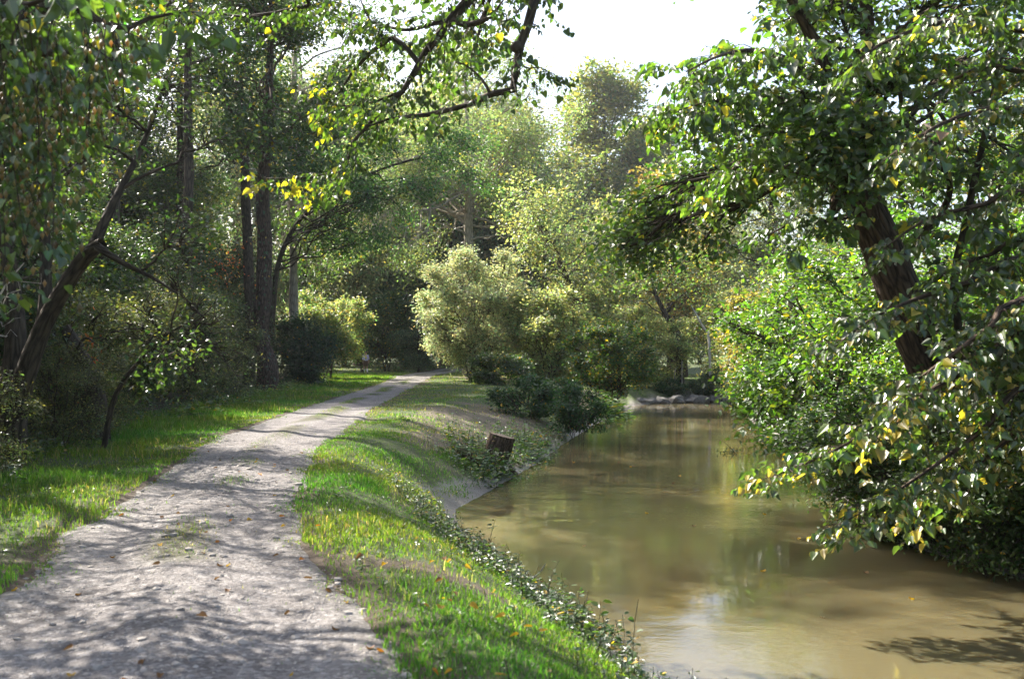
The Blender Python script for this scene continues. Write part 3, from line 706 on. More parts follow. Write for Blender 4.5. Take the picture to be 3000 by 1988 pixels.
# ---- forked tree at the edge of the wood
fk = thing('forked_tree', 'dark forked tree leaning over the undergrowth at the edge of the wood', 'tree', (P(25, 1330, 14.6)[0], 14.6, hz(P(25, 1330, 14.6)[0], 14.6)))
b0 = np.array(fk.location)
rng = np.random.default_rng(41)
A = trunk_line([(*b0 - UP * .3, .25), (*P(40, 1230, 14.6), .19), (*P(70, 1110, 14.5), .16), (*P(125, 960, 14.4), .13), (*P(190, 840, 14.2), .115), (*P(255, 745, 14.0), .1), (*P(300, 712, 13.9), .075)], 26)
A2 = trunk_line([(*P(285, 722, 13.9), .06), (*P(360, 770, 13.7), .04), (*P(450, 815, 13.6), .025), (*P(520, 860, 13.5), .012)], 10)
A3 = trunk_line([(*P(270, 735, 14), .085), (*P(330, 600, 14.3), .06), (*P(420, 420, 14.8), .04), (*P(480, 250, 15), .02)], 12)
B = trunk_line([(*P(118, 985, 14.45), .10), (*P(130, 900, 14.6), .09), (*P(135, 780, 14.8), .085), (*P(128, 640, 15), .085), (*P(120, 400, 15.2), .065), (*P(140, 100, 15.4), .045), (*P(160, -250, 15.6), .02)], 20)
Cc = trunk_line([(*b0 + np.array([-.1, .2, .2]), .2), (*P(45, 980, 15.2), .15), (*P(30, 800, 15.6), .12), (*P(-20, 500, 16), .09), (*P(-60, 100, 16), .05)], 16)
tb = Tubes()
for k, l in enumerate((A, B, Cc)): tb.add(l, 14, .05, k + 3)
obj('trunk', tb.mesh('trunk', M_BARK_DARK, b0), fk)
lv = []
for k, l in enumerate((A2, A3)):
    t2 = Tubes(); t2.add(l, 8, .04, k)
    obj('branch', t2.mesh('branch', M_BARK_DARK, b0), fk)
tw = Tubes(); allc = []
for l, nl_, rad in ((A3, 5, .6), (B, 7, .8), (Cc, 6, .8), (A2, 2, .4)):
    lob = [(l[int(rng.uniform(.45, 1) * (len(l) - 1)), :3] + rng.normal(0, .8, 3) * np.array([1, .8, .6]), rad) for _ in range(nl_)]
    allc.append(crown(rng, l, lob, 14, 22, .2, .075, .3, .2, tubes=tw)[1:])
c, d, n, s, g = [np.concatenate([a[i] for a in allc]) for i in range(5)]
obj('twigs', tw.mesh('twigs', M_BARK_DARK, b0), fk, kind='stuff')
obj('crown', leaves_mesh('crown', c, d, n, s, leaf_cols(rng, len(c), G_MID, .3, .04, (.25, .2, .02)), T_DIAMOND, M_LEAF, b0), fk, kind='stuff')

# thin leaning sapling and the mossy dead trunk
sp0 = P(300, 1262, 16.5); sp0[2] = hz(sp0[0], sp0[1])
sap = thing('leaning_sapling', 'thin dark sapling leaning over the grass verge with fine leaves', 'sapling', sp0)
ln = trunk_line([(*sp0 - UP * .1, .05), (*P(330, 1180, 16.5), .045), (*P(380, 1090, 16.4), .036), (*P(450, 1020, 16.3), .026), (*P(520, 960, 16.2), .016), (*P(600, 930, 16.1), .008)], 16)
ln2 = trunk_line([(*P(440, 1030, 16.3), .02), (*P(500, 1030, 16.1), .014), (*P(560, 1060, 15.9), .007)], 8)
tb = Tubes(); tb.add(ln, 7, .04); tb.add(ln2, 5)
obj('trunk', tb.mesh('trunk', M_BARK_DARK, sp0), sap)
rng = np.random.default_rng(44)
tw, c, d, n, s, g = crown(rng, ln, [(P(u, v, 16.2 + rng.normal(0, .3)), .42) for u, v in ((420, 900), (480, 980), (560, 900), (520, 1050), (600, 1000), (640, 940), (420, 1000), (500, 830), (380, 950), (570, 1100), (660, 1060))], 16, 18, .14, .05, .4, .4)
obj('twigs', tw.mesh('twigs', M_BARK_DARK, sp0), sap, kind='stuff')
obj('crown', leaves_mesh('crown', c, d, n, s, leaf_cols(rng, len(c), (.07, .085, .035), .3, .05, (.2, .17, .06)), T_NARROW, M_LEAF, sp0), sap, kind='stuff')
dt0 = P(285, 1255, 18.2); dt0[2] = hz(dt0[0], dt0[1])
dtr = thing('dead_tree', 'short mossy dead trunk leaning in the undergrowth', 'tree', dt0)
tb = Tubes(); tb.add(trunk_line([(*dt0 - UP * .3, .26), (*P(265, 1130, 18.2), .19), (*P(230, 1040, 18.3), .15), (*P(190, 960, 18.4), .11)], 14), 14, .07, 5, cap=True)
obj('trunk', tb.mesh('trunk', M_BARK_DARK, dt0), dtr)
tb = Tubes()
for pts in ([(220, 1030), (250, 990), (285, 1010)], [(240, 1060), (200, 1010), (215, 960)]):
    tb.add(trunk_line([(*P(pts[0][0], pts[0][1], 18.2), .035), (*P(pts[1][0], pts[1][1], 18.0), .025), (*P(pts[2][0], pts[2][1], 17.9), .008)], 8), 5)
obj('branch', tb.mesh('branch', M_BARK_DARK, dt0), dtr)

# bare pale twigs at the edge of the wood
tw0 = P(-60, 1000, 11); tw0[2] = hz(tw0[0], tw0[1])
bt = thing('bare_twigs', 'bare bleached twigs sticking out of the undergrowth', 'twigs', tw0)
rng = np.random.default_rng(46); tb = Tubes()
stem = trunk_line([(*tw0, .02), (*P(-40, 1000, 11), .016), (*P(0, 860, 11), .012), (*P(70, 770, 10.9), .006)], 10); tb.add(stem, 5)
for a, b in (((-20, 900), (120, 800)), ((-30, 950), (70, 900)), ((-30, 960), (60, 930)), ((20, 850), (50, 790)), ((-20, 900), (75, 860)), ((-35, 980), (50, 985))):
    tb.add(bez(P(*a, 11), P(*b, 10.8), UP * .05, .008, .002, 7, rng, .5), 4)
obj('branch', tb.mesh('branch', M_DEADWOOD, tw0), bt)

# ---- ivy clad trunks
def tall_trunk(seed, name, label, pts, crown_lobes, ncl, nlf, clr, leaf, col, bark, ridge=.05, ivy=0, yellow=.03, ycol=(.3, .22, .02), tpl=T_DIAMOND, sides=16, limb_r=.4, t_min=.45, droop=.25, base_z=None, flat=.6, leafmat=None):
    rng = np.random.default_rng(seed)
    b = np.array(pts[0][:3], float); b[2] = hz(b[0], b[1]) if base_z is None else base_z
    root = thing(name, label, 'tree', b)
    pts = [(b[0], b[1], b[2] - .3, pts[0][3] * 1.1)] + list(pts)
    l = trunk_line(pts, 40); tb = Tubes(); tb.add(l, sides, ridge, seed)
    obj('trunk', tb.mesh('trunk', bark, b), root)
    tw, c, d, n, s, g = crown(rng, l, crown_lobes, ncl, nlf, clr, leaf, limb_r, t_min, droop=droop, flat=flat)
    obj('limbs', tw.mesh('limbs', bark, b), root, kind='stuff')
    obj('crown', leaves_mesh('crown', c, d, n, s, leaf_cols(rng, len(c), col, .28, yellow, ycol, g), tpl, leafmat or M_LEAF, b), root, kind='stuff')
    if ivy:
        i = rng.integers(0, int(len(l) * .75), ivy); a = rng.uniform(0, 6.28, ivy)
        o = np.stack([np.cos(a), np.sin(a), a * 0], -1)
        c = l[i, :3] + o * (l[i, 3:4] * rng.uniform(1.0, 1.35, (ivy, 1))) + UP * rng.normal(0, .25, (ivy, 1))
        obj('ivy', leaves_mesh('ivy', c, rng.normal(0, .5, (ivy, 3)) - UP + o * .3, o + rng.normal(0, .3, (ivy, 3)), .13 * np.exp(rng.normal(0, .25, ivy)), leaf_cols(rng, ivy, (.025, .045, .012), .35, .03), T_OVAL, M_LEAF_GLOSS, b), root, kind='stuff')
    return root, l
def px_lobes(rng, rows):
    """rows of (u, v, depth, radius in px)"""
    return [(P(u, v, d), np.array([1, 1, .85]) * r * d / FPX) for u, v, d, r in rows]
rng = np.random.default_rng(50)
def cloud(n, u, v, d, r):
    return [(rng.uniform(*u), rng.uniform(*v), rng.uniform(*d), rng.uniform(*r)) for _ in range(n)]
tall_trunk(51, 'ivy_clad_tree', 'thick dark trunk with ivy beside the track, its foot swollen', [(*P(783, 1150, 43), .52), (*P(785, 1075, 43), .46), (*P(765, 990, 43), .36), (*P(772, 860, 43), .33), (*P(775, 700, 43), .32), (*P(770, 560, 43), .28), (*P(782, 380, 43), .22), (*P(790, 200, 43), .15), (*P(800, -200, 43), .06)],
           px_lobes(rng, cloud(36, (560, 980), (-260, 500), (40, 47), (50, 80))), 20, 26, .42, .19, G_MID, M_BARK, ivy=900, yellow=.04)
tall_trunk(52, 'slim_tree', 'slimmer bare trunk standing behind the ivy clad trunk', [(*P(728, 1120, 50), .3), (*P(735, 980, 50), .26), (*P(730, 820, 50), .25), (*P(722, 650, 50), .23), (*P(715, 450, 50), .2), (*P(700, 200, 50), .14), (*P(690, -100, 50), .06)],
           px_lobes(rng, cloud(24, (540, 870), (-220, 560), (48, 56), (50, 80))), 18, 24, .45, .21, G_BLUE, M_BARK_DARK)
tall_trunk(53, 'pale_trunk_tree', 'tall slender tree with a straight pale upper trunk', [(*P(862, 1120, 58), .3), (*P(860, 800, 58), .24), (*P(856, 520, 58), .22), (*P(857, 380, 58), .2), (*P(862, 220, 58), .16), (*P(872, 60, 58), .11), (*P(880, -200, 58), .05)],
           px_lobes(rng, cloud(24, (790, 1120), (-150, 420), (55, 62), (42, 65)) + cloud(16, (820, 1050), (450, 820), (56, 62), (45, 75))), 18, 24, .45, .21, (.06, .1, .03), M_BARK_PALE, tpl=T_LANCE)

# ---- bushes and trees at the bend of the track
ivb = std_tree(61, 'ivy_mound', 'rounded dark green ivy covered mound right beside the ivy clad trunk', 'bush', 3.1, .04, None, (0, 0, 1.55), (1.25, 1.3, 1.5), 30, .55, 16, 22, .2, .13, G_BLUE, M_BARK_DARK, stems=5, yellow=.01)
put(ivb, P(890, 1100, 50)[0], 50, 0, (1.0, 1, 1.05))
pb1 = std_tree(62, 'autumn_bush', 'sunlit light green bush with yellowing leaves beside the walker', 'bush', 5.4, .05, None, (0, 0, 3.1), (2.3, 2.2, 2.5), 44, .75, 18, 24, .24, .16, G_LIGHT, M_BARK, stems=7, yellow=.18, ycol=(.3, .24, .08), var=.35, leafmat=M_LEAF_PALE)
put(pb1, P(960, 1100, 63)[0], 63, 0, .95)
dk = std_tree(63, 'dark_tree', 'large dark green tree filling the bend behind the track', 'tree', 11, .25, None, (0, 0, 5.6), (4.2, 3.6, 5.2), 40, 1.3, 18, 24, .42, .24, (.065, .1, .05), M_BARK_DARK, yellow=.03, ycol=(.2, .2, .06), t_min=.05, leafmat=M_LEAF_PALE)
put(dk, P(1190, 1065, 97)[0], 97, 0, 1.0)
dup(dk, P(1010, 1065, 108)[0], 108, 2.0, 1.25, 'large dark tree behind the walker on the side path')
dup(dk, P(1225, 1065, 87)[0], 87, 5.2, .5, 'low dark tree under the tall willow at the bend')
gb = std_tree(64, 'green_bush', 'light green bush hanging over the side path in front of the dark tree', 'bush', 6, .05, None, (0, 0, 3.4), (2.6, 2.4, 2.9), 40, .85, 16, 22, .28, .18, (.06, .095, .03), M_BARK_DARK, stems=6, yellow=.05)
put(gb, P(1135, 1075, 90)[0], 90, 0, (1.0, 1, 1.0))
pb2 = std_tree(65, 'pale_bush', 'big rounded pale silvery green bush with several bare stems', 'bush', 6.6, .06, None, (0, 0, 3.9), (2.9, 2.6, 3.1), 60, .75, 22, 26, .26, .16, G_PALE, M_BARK, stems=8, tpl=T_LANCE, yellow=.08, ycol=(.27, .26, .13), var=.3, leafmat=M_LEAF_PALE)
put(pb2, P(1395, 1115, 58)[0], 58, 0, 1.0)
lg = std_tree(66, 'low_bush', 'low dark green bush at the foot of the pale bush', 'bush', 1.5, .025, None, (0, 0, .75), (1.5, 1.1, .8), 24, .4, 12, 20, .16, .12, (.04, .07, .018), M_BARK_DARK, stems=5, yellow=.03)
put(lg, P(1470, 1130, 51)[0], 51, 0, 1.0)

# spreading pale trunked tree
rng = np.random.default_rng(70)
D0 = 76
ctb = P(1375, 1085, D0)
cl = px_lobes(rng, cloud(26, (1050, 1700), (330, 620), (D0 - 6, D0 + 6), (45, 75)) + cloud(22, (1150, 1640), (130, 420), (D0 - 5, D0 + 6), (45, 70)) + cloud(18, (1000, 1250), (450, 800), (D0 - 7, D0), (45, 70)) + cloud(12, (1450, 1750), (500, 760), (D0 - 5, D0 + 5), (40, 65)))
tall_trunk(71, 'spreading_tree', 'spreading tree with a pale grey trunk and long fanning limbs behind the pale bush', [(*ctb, .5), (*P(1378, 900, D0), .42), (*P(1375, 780, D0), .39), (*P(1373, 660, D0), .36), (*P(1374, 600, D0), .33), (*P(1378, 480, D0), .2), (*P(1370, 380, D0), .14), (*P(1360, 200, D0), .07), (*P(1350, 80, D0), .02)],
           cl, 22, 28, .5, .23, G_LIGHT, M_BARK_PALE, tpl=T_LANCE, yellow=.06, ycol=(.25, .2, .05), t_min=.36, limb_r=.3, droop=.4, leafmat=M_LEAF_PALE)
# feathery dark green boughs in front of it
rng = np.random.default_rng(72)
tall_trunk(72, 'feathery_tree', 'feathery green tree spreading drooping boughs in front of the pale spreading tree', [(*P(795, 1110, 55), .2), (*P(800, 900, 55), .15), (*P(825, 740, 55), .13), (*P(910, 610, 55), .1), (*P(1060, 520, 55), .07), (*P(1200, 470, 55), .06), (*P(1330, 450, 55), .02)],
           px_lobes(rng, cloud(22, (960, 1430), (400, 560), (52, 57), (32, 50)) + cloud(14, (930, 1200), (520, 740), (52, 57), (38, 55))), 16, 24, .33, .19, (.045, .095, .03), M_BARK_DARK, yellow=.02, tpl=T_LANCE, t_min=.3, droop=.6, limb_r=.25)
# tall poplar-like tree on the skyline and its neighbours
pp = std_tree(73, 'skyline_tree', 'tall broad tree with a golden top rising highest on the skyline', 'tree', 36, .6, None, (0, 0, 22), (6.2, 5.8, 13.5), 72, 2.2, 21, 25, .62, .46, (.125, .145, .055), M_BARK_DARK, yellow=.15, ycol=(.26, .22, .08), t_min=.15, limb_r=.35)
put(pp, P(1770, 1040, 118)[0], 118, 0, (1.0, 1.0, 1.0))
dup(pp, P(1900, 1040, 124)[0], 124, 2.2, (.8, .8, .9), 'shorter broad tree standing close behind the highest skyline tree')
bl = std_tree(74, 'willow_tree', 'dense grey green willow on the far bank', 'tree', 20, .45, None, (0, 0, 10.5), (5.4, 4.6, 8.6), 64, 1.6, 20, 24, .55, .3, (.145, .17, .085), M_BARK, tpl=T_LANCE, yellow=.05, ycol=(.27, .22, .1), t_min=.08, limb_r=.3, droop=.6, leafmat=M_LEAF_PALE)
put(bl, P(1620, 1060, 100)[0], 100, 0, 1.0)
WG = 'pale willows on the far bank'; WL = 'pale sunlit willow at the far bend of the river'
dup(bl, P(1790, 1070, 88)[0], 88, 2.4, .8, 'pale willow in front of the golden topped skyline tree')
dup(bl, P(2000, 1075, 78)[0], 78, 4.1, .88, WL, WG); dup(bl, P(2150, 1075, 84)[0], 84, 1.0, .72, WL, WG)
dup(bl, P(1300, 1060, 112)[0], 112, 5.0, 1.15, 'grey green willow far behind the spreading tree')
dup(bl, P(1190, 1060, 118)[0], 118, .8, 1.75, 'tall grey green willow far behind the feathery tree'); dup(bl, P(1450, 1060, 108)[0], 108, 2.7, 1.5, 'tall grey green willow rising behind the spreading tree'); dup(bl, P(1330, 1060, 106)[0], 106, 5.5, 1.75, 'tallest grey green willow right behind the spreading tree'); dup(bl, P(2260, 1060, 72)[0], 72, .4, .9, 'pale willow showing through behind the leaning linden'); dup(bl, P(1060, 1060, 112)[0], 112, 1.9, 1.8, 'tall grey green willow behind the bend of the track'); dup(bl, P(880, 1060, 94)[0], 94, 3.9, 1.6, 'tall grey green willow seen past the slim trunks'); dup(bl, P(700, 1060, 92)[0], 92, 5.9, 1.5, 'tall grey green willow at the far back of the wood'); dup(bl, P(1580, 1060, 120)[0], 120, 4.6, 1.4, 'grey green willow standing close to the skyline tree')
dup(bl, P(1480, 1060, 118)[0], 118, 3.0, 1.0, 'grey green willow between the spreading tree and the skyline tree')
og = std_tree(75, 'golden_tree', 'tree with orange golden leaves behind the leaning linden', 'tree', 15, .3, None, (0, 0, 9), (3.0, 3.0, 5.5), 34, 1.2, 16, 22, .45, .24, (.2, .18, .065), M_BARK, yellow=.35, ycol=(.36, .22, .07))
put(og, P(1965, 1075, 68)[0], 68, 0, 1.0)
BG = 'distant trees closing the view'; BL = 'distant dark tree closing the view'
for u, d, s, rz in ((880, 125, 1.5, 0), (700, 110, 1.4, 1), (520, 95, 1.3, 2), (1080, 130, 1.55, 3), (1250, 135, 1.3, 4), (1400, 140, 1.25, 5), (2050, 130, 1.0, .5), (2300, 120, 1.0, 1.5), (2550, 115, 1.1, 2.5), (2800, 110, 1.2, 3.5), (300, 100, 1.4, 4.2), (100, 90, 1.3, .7), (1600, 145, 1.1, 2.2), (1850, 145, 1.0, 3.3)):
    l_ = BL + (' behind the wood' if u < 950 else ' behind the spreading tree' if u < 1500 else ' behind the skyline tree' if u < 2000 else ' behind the linden bank'); dup(dk, P(u, 1060, d)[0], d, rz, s, l_, l_)

# leaning dark trunk behind the bank bush
lt = [(*P(1740, 1080, 62), .2), (*P(1715, 960, 62), .18), (*P(1690, 880, 62), .16), (*P(1655, 800, 62), .13), (*P(1625, 720, 62), .1), (*P(1580, 640, 62), .06), (*P(1540, 560, 62), .03)]
rng = np.random.default_rng(76)
tall_trunk(77, 'leaning_tree', 'slim tree leaning away from the river behind the bank bush', lt, px_lobes(rng, cloud(20, (1500, 1780), (540, 820), (58, 66), (45, 65))), 16, 22, .4, .2, (.15, .18, .065), M_BARK, yellow=.10, ycol=(.28, .25, .08), t_min=.3, leafmat=M_LEAF_PALE)
# bushes behind the bank
YG = 'yellow green bushes behind the bank'
yb = std_tree(78, 'yellow_bush', 'pale yellow green bush right beside the big rounded pale bush', 'bush', 4.6, .04, None, (0, 0, 2.4), (2.4, 2.0, 2.3), 40, .7, 16, 22, .25, .16, (.185, .21, .085), M_BARK, stems=6, yellow=.10, ycol=(.3, .27, .1), var=.34, group=YG, leafmat=M_LEAF_PALE)
put(yb, P(1610, 1100, 56)[0], 56, 0, 1.0)
for u, d, rz, s in ((1700, 64, 1, 1.15), (1850, 66, 2, 1.0), (1930, 56.2, 3, .75), (2170, 57.5, 4, .8), (2150, 60, 5, 1.1), (2260, 52, .6, 1.0), (1540, 62, 2.6, .8), (1780, 72, 4.4, 1.4), (2350, 60, 3.3, 1.3)):
    l_ = 'pale yellow green bush ' + ('behind the low leafy mounds' if u < 1650 else 'behind the many stemmed bank bush' if u < 1900 else 'above the boulders at the river bend' if u < 2100 else 'behind the golden shrub at the river bend'); dup(yb, P(u, 1080, d)[0], d, rz, s, l_, l_)
# multi-stemmed bush on the bank
bb = std_tree(79, 'bank_bush', 'many stemmed round bush with yellow lower leaves standing on the river bank', 'bush', 3.5, .035, None, (0, 0, 2.15), (1.8, 1.6, 1.45), 40, .45, 16, 20, .16, .12, (.055, .1, .022), M_BARK, stems=9, yellow=.12, ycol=(.32, .22, .02), var=.32)
put(bb, P(1795, 1165, 44)[0], 44, 0, 1.0)
# ------------------------------------------------------------------ right bank
rng = np.random.default_rng(80)
RG = 'bright green shrubs hanging over the river'
rs = std_tree(81, 'riverside_shrub', 'big bright green shrub hanging over the water in front of the leaning linden', 'shrub', 4.2, .04, None, (0, 0, 1.75), (2.1, 1.9, 2.1), 44, .6, 17, 18, .2, .1, G_BRIGHT, M_BARK, stems=8, tpl=T_OVAL, yellow=.03, ycol=(.3, .24, .02), leafmat=M_LEAF_GLOSS)
rs.location = (7.0, 20.0, -.45); rs.scale = (1.12, 1.1, 1.12)
copy_tree(rs, (8.6, 26, -.3), 1.3, 1.0, 'bright green shrub upstream of the linden, behind the biggest riverside shrub')
copy_tree(rs, (9.6, 33, -.3), 2.6, 1.05, 'light green shrub where the river narrows, farthest upstream on the linden bank')
copy_tree(rs, (7.4, 15.6, -.4), 4.0, .72, 'smaller green shrub at the foot of the leaning linden')
copy_tree(rs, (11, 21, -.3), 5.0, 1.1, 'green shrub on top of the bank behind the leaning linden')
rw = std_tree(82, 'golden_shrub', 'pale golden yellow shrub on the linden bank at the river bend', 'shrub', 4.0, .04, None, (0, 0, 2.1), (2.2, 1.9, 2.1), 36, .65, 16, 20, .22, .14, (.17, .15, .05), M_BARK, stems=6, yellow=.2, ycol=(.4, .3, .06))
rw.location = (11.0, 41.5, -.3)
rt = std_tree(83, 'bankside_tree', 'light leaved tree behind the leaning linden with sky showing through', 'tree', 11, .2, None, (0, 0, 6.6), (3.6, 3.3, 4.4), 40, 1.05, 16, 20, .34, .15, (.07, .105, .03), M_BARK_DARK, yellow=.1, ycol=(.28, .2, .04))
put(rt, 14.5, 30, 0, 1.0)
dup(rt, 20, 39, 2, 1.15, 'taller light leaved tree farther up the linden bank'); dup(rt, 16.2, 22.5, 4, .9, 'leafy tree on the bank beyond the slender stems'); dup(rt, 26, 45, 1, 1.3, 'big light tree deep behind the linden bank'); dup(rt, 15, 47.5, 5.2, .8, 'small light tree where the river turns behind the linden bank')
dup(rt, 24, 30, 3.2, 1.1, 'light tree behind the leafy bank tree')
ug = std_tree(84, 'bank_undergrowth', 'dark leafy undergrowth hanging down the steep linden bank', 'shrub', 2.0, .02, None, (0, 0, .75), (1.7, 1.0, 1.1), 30, .42, 14, 20, .15, .075, (.042, .075, .018), M_BARK_DARK, stems=6, tpl=T_OVAL, yellow=.02, group='dark undergrowth on the linden bank')
ug.location = (6.0, 14.0, -.75)
for x, y, z, rz, s in ((5.65, 13.4, -.95, 2, .75), (5.75, 12.4, -.95, 4.1, .75), (6.15, 11.5, -.95, 5.3, .78), (5.5, 14.5, -.95, .2, .7), (6.9, 10.4, -.95, 1.6, .8), (6.4, 12.4, -.75, 1, 1.0), (7.6, 12.9, -.4, 2.2, 1.25), (5.95, 15.6, -.75, 3.1, .9), (6.6, 11.1, -.8, 5.6, .95), (7.6, 11.4, -.5, 2.9, 1.2), (6.9, 13.6, -.35, .9, 1.3), (8.8, 10.3, -.6, 4.4, 1.15), (9.3, 15, -.3, 5.1, 1.4), (10.5, 12.2, -.3, .4, 1.5), (9.0, 18, -.3, 2.7, 1.4)):
    copy_tree(ug, (x, y, z), rz, s)

# ---- leaning linden
def branches_part(root, lines, mat, base, sides=8, ridge=.05):
    for k, l in enumerate(lines):
        t = Tubes(); t.add(l, sides, ridge, k + 2); obj('branch', t.mesh('branch', mat, base), root)
lb = np.array([P(2790, 1250, 13.6)[0], 13.6, 0.0]); lb[2] = hz(lb[0], lb[1])
lin = thing('leaning_linden', 'old linden with a thick dark trunk leaning out over the river', 'tree', lb)
T = trunk_line([(*lb - UP * .5, .42), (*P(2775, 1200, 13.5), .36), (*P(2730, 1080, 13.4), .31), (*P(2680, 970, 13.3), .285), (*P(2625, 830, 13.2), .265), (*P(2575, 700, 13.1), .25), (*P(2530, 600, 13.0), .24), (*P(2495, 530, 13.0), .22), (*P(2480, 470, 13), .17)], 60)
tb = Tubes(); tb.add(T, 44, .022, 9); obj('trunk', tb.mesh('trunk', M_BARK, lb), lin)
def PL_(*rows): return [(*P(u, v, d), r) for u, v, d, r in rows]
LB = [trunk_line(PL_((2500, 540, 13, .15), (2465, 440, 12.9, .13), (2440, 320, 12.8, .11), (2400, 160, 12.6, .085), (2330, 20, 12.3, .06), (2250, -120, 12, .03)), 22),
      trunk_line(PL_((2510, 560, 13, .17), (2545, 470, 13.1, .15), (2560, 360, 13.2, .13), (2555, 230, 13.3, .11), (2540, 60, 13.4, .09), (2520, -150, 13.5, .06), (2500, -350, 13.5, .03)), 22),
      trunk_line(PL_((2490, 510, 13, .09), (2440, 500, 12.9, .085), (2452, 560, 12.85, .08), (2450, 600, 12.8, .075), (2435, 625, 12.8, .05)), 18),
      trunk_line(PL_((2450, 380, 12.9, .07), (2330, 300, 12.5, .05), (2200, 290, 12.0, .035), (2080, 300, 11.6, .02), (1970, 330, 11.3, .008)), 18),
      trunk_line(PL_((2430, 270, 12.8, .06), (2330, 190, 12.3, .045), (2230, 150, 11.8, .03), (2120, 160, 11.4, .018), (2010, 210, 11.1, .008)), 18),
      trunk_line(PL_((2470, 450, 13, .07), (2350, 430, 13, .05), (2220, 450, 13, .035), (2120, 520, 13, .02), (2060, 580, 13, .008)), 18),
      trunk_line(PL_((2490, 500, 13.1, .07), (2350, 500, 14, .05), (2180, 520, 15, .035), (2000, 590, 15.6, .02), (1860, 680, 16, .008)), 18),
      trunk_line(PL_((2620, 760, 13.2, .06), (2760, 620, 13, .045), (2780, 520, 12.8, .035), (2720, 460, 12.6, .02), (2700, 380, 12.5, .01)), 16),
      trunk_line(PL_((2500, 330, 13, .08), (2640, 160, 12.5, .06), (2780, 60, 12, .04), (2900, 40, 11.7, .02)), 16),
      trunk_line(PL_((2520, 620, 13, .045), (2420, 650, 12.4, .03), (2330, 650, 12, .018), (2250, 690, 11.8, .007)), 14)]
branches_part(lin, LB, M_BARK, lb, 12)
rng = np.random.default_rng(90)
tw = Tubes(); arr = []
for l, st, sub in ((LB[0], .16, (.5, 1.2)), (LB[3], .10, (.5, 1.1)), (LB[4], .10, (.5, 1.1)), (LB[5], .11, (.45, 1.0)), (LB[9], .16, (.3, .7)), (LB[8], .13, (.5, 1.1)), (LB[7], .2, (.3, .6)), (LB[1], .2, (.5, 1.2)), (LB[6], .16, (.5, 1.1))):
    arr.append(sprays(rng, l, tw, step=st, sub=sub, leaf=.075, spacing=.05, start=.25, droop=.3))
lob = [(P(rng.uniform(2000, 2980), rng.uniform(-260, 120), rng.uniform(11.5, 15)), .65) for _ in range(16)] + [(P(rng.uniform(2050, 2450), rng.uniform(230, 560), rng.uniform(12, 15)), .45) for _ in range(9)] + \
      [(P(rng.uniform(2620, 3050), rng.uniform(100, 560), rng.uniform(13.5, 16)), .5) for _ in range(10)] + [(P(rng.uniform(1830, 2080), rng.uniform(480, 740), rng.uniform(15, 16.5)), .34) for _ in range(10)] + [(P(rng.uniform(2330, 2620), rng.uniform(180, 520), rng.uniform(11.6, 12.4)), .32) for _ in range(10)]
_, c, d, n, s, g = crown(rng, LB[1], lob, 18, 18, .22, .075, .3, .05, tubes=tw)
arr.append((c, d, n, s))
c, d, n, s = [np.concatenate([a[i] for a in arr]) for i in range(4)]
col = leaf_cols(rng, len(c), (.06, .105, .018), .35, .035, (.32, .25, .03))
obj('twigs', tw.mesh('twigs', M_BARK_DARK, lb), lin, kind='stuff')
keep = split_leaves(lin, c, d, n, s, col, T_HEART, 'linden', 290)
obj('crown', leaves_mesh('crown', c[keep], d[keep], n[keep], s[keep], col[keep], T_HEART, M_LEAF_GLOSS, lb), lin, kind='stuff')

# slender stems beside it
ssb = np.array([6.3, 13.0, 0]); ssb[2] = hz(ssb[0], ssb[1])
ss = thing('slender_tree', 'slender dark stem growing up close beside the leaning linden', 'tree', ssb)
l1 = trunk_line([(*ssb - UP * .2, .06)] + PL_((2800, 900, 12.9, .052), (2830, 650, 12.6, .047), (2880, 420, 12.5, .04), (2920, 220, 12.4, .032), (2950, 0, 12.3, .025), (2960, -250, 12.2, .01)), 24)
tb = Tubes(); tb.add(l1, 8, .04, 3); obj('trunk', tb.mesh('trunk', M_BARK_DARK, ssb), ss)
tw = Tubes(); a = sprays(rng, l1, tw, .16, (.4, .9), leaf=.075, spacing=.06, start=.3)
obj('twigs', tw.mesh('twigs', M_BARK_DARK, ssb), ss, kind='stuff')
obj('crown', leaves_mesh('crown', a[0], a[1], a[2], a[3], leaf_cols(rng, len(a[0]), (.05, .09, .016), .35, .06), T_HEART, M_LEAF_GLOSS, ssb), ss, kind='stuff')

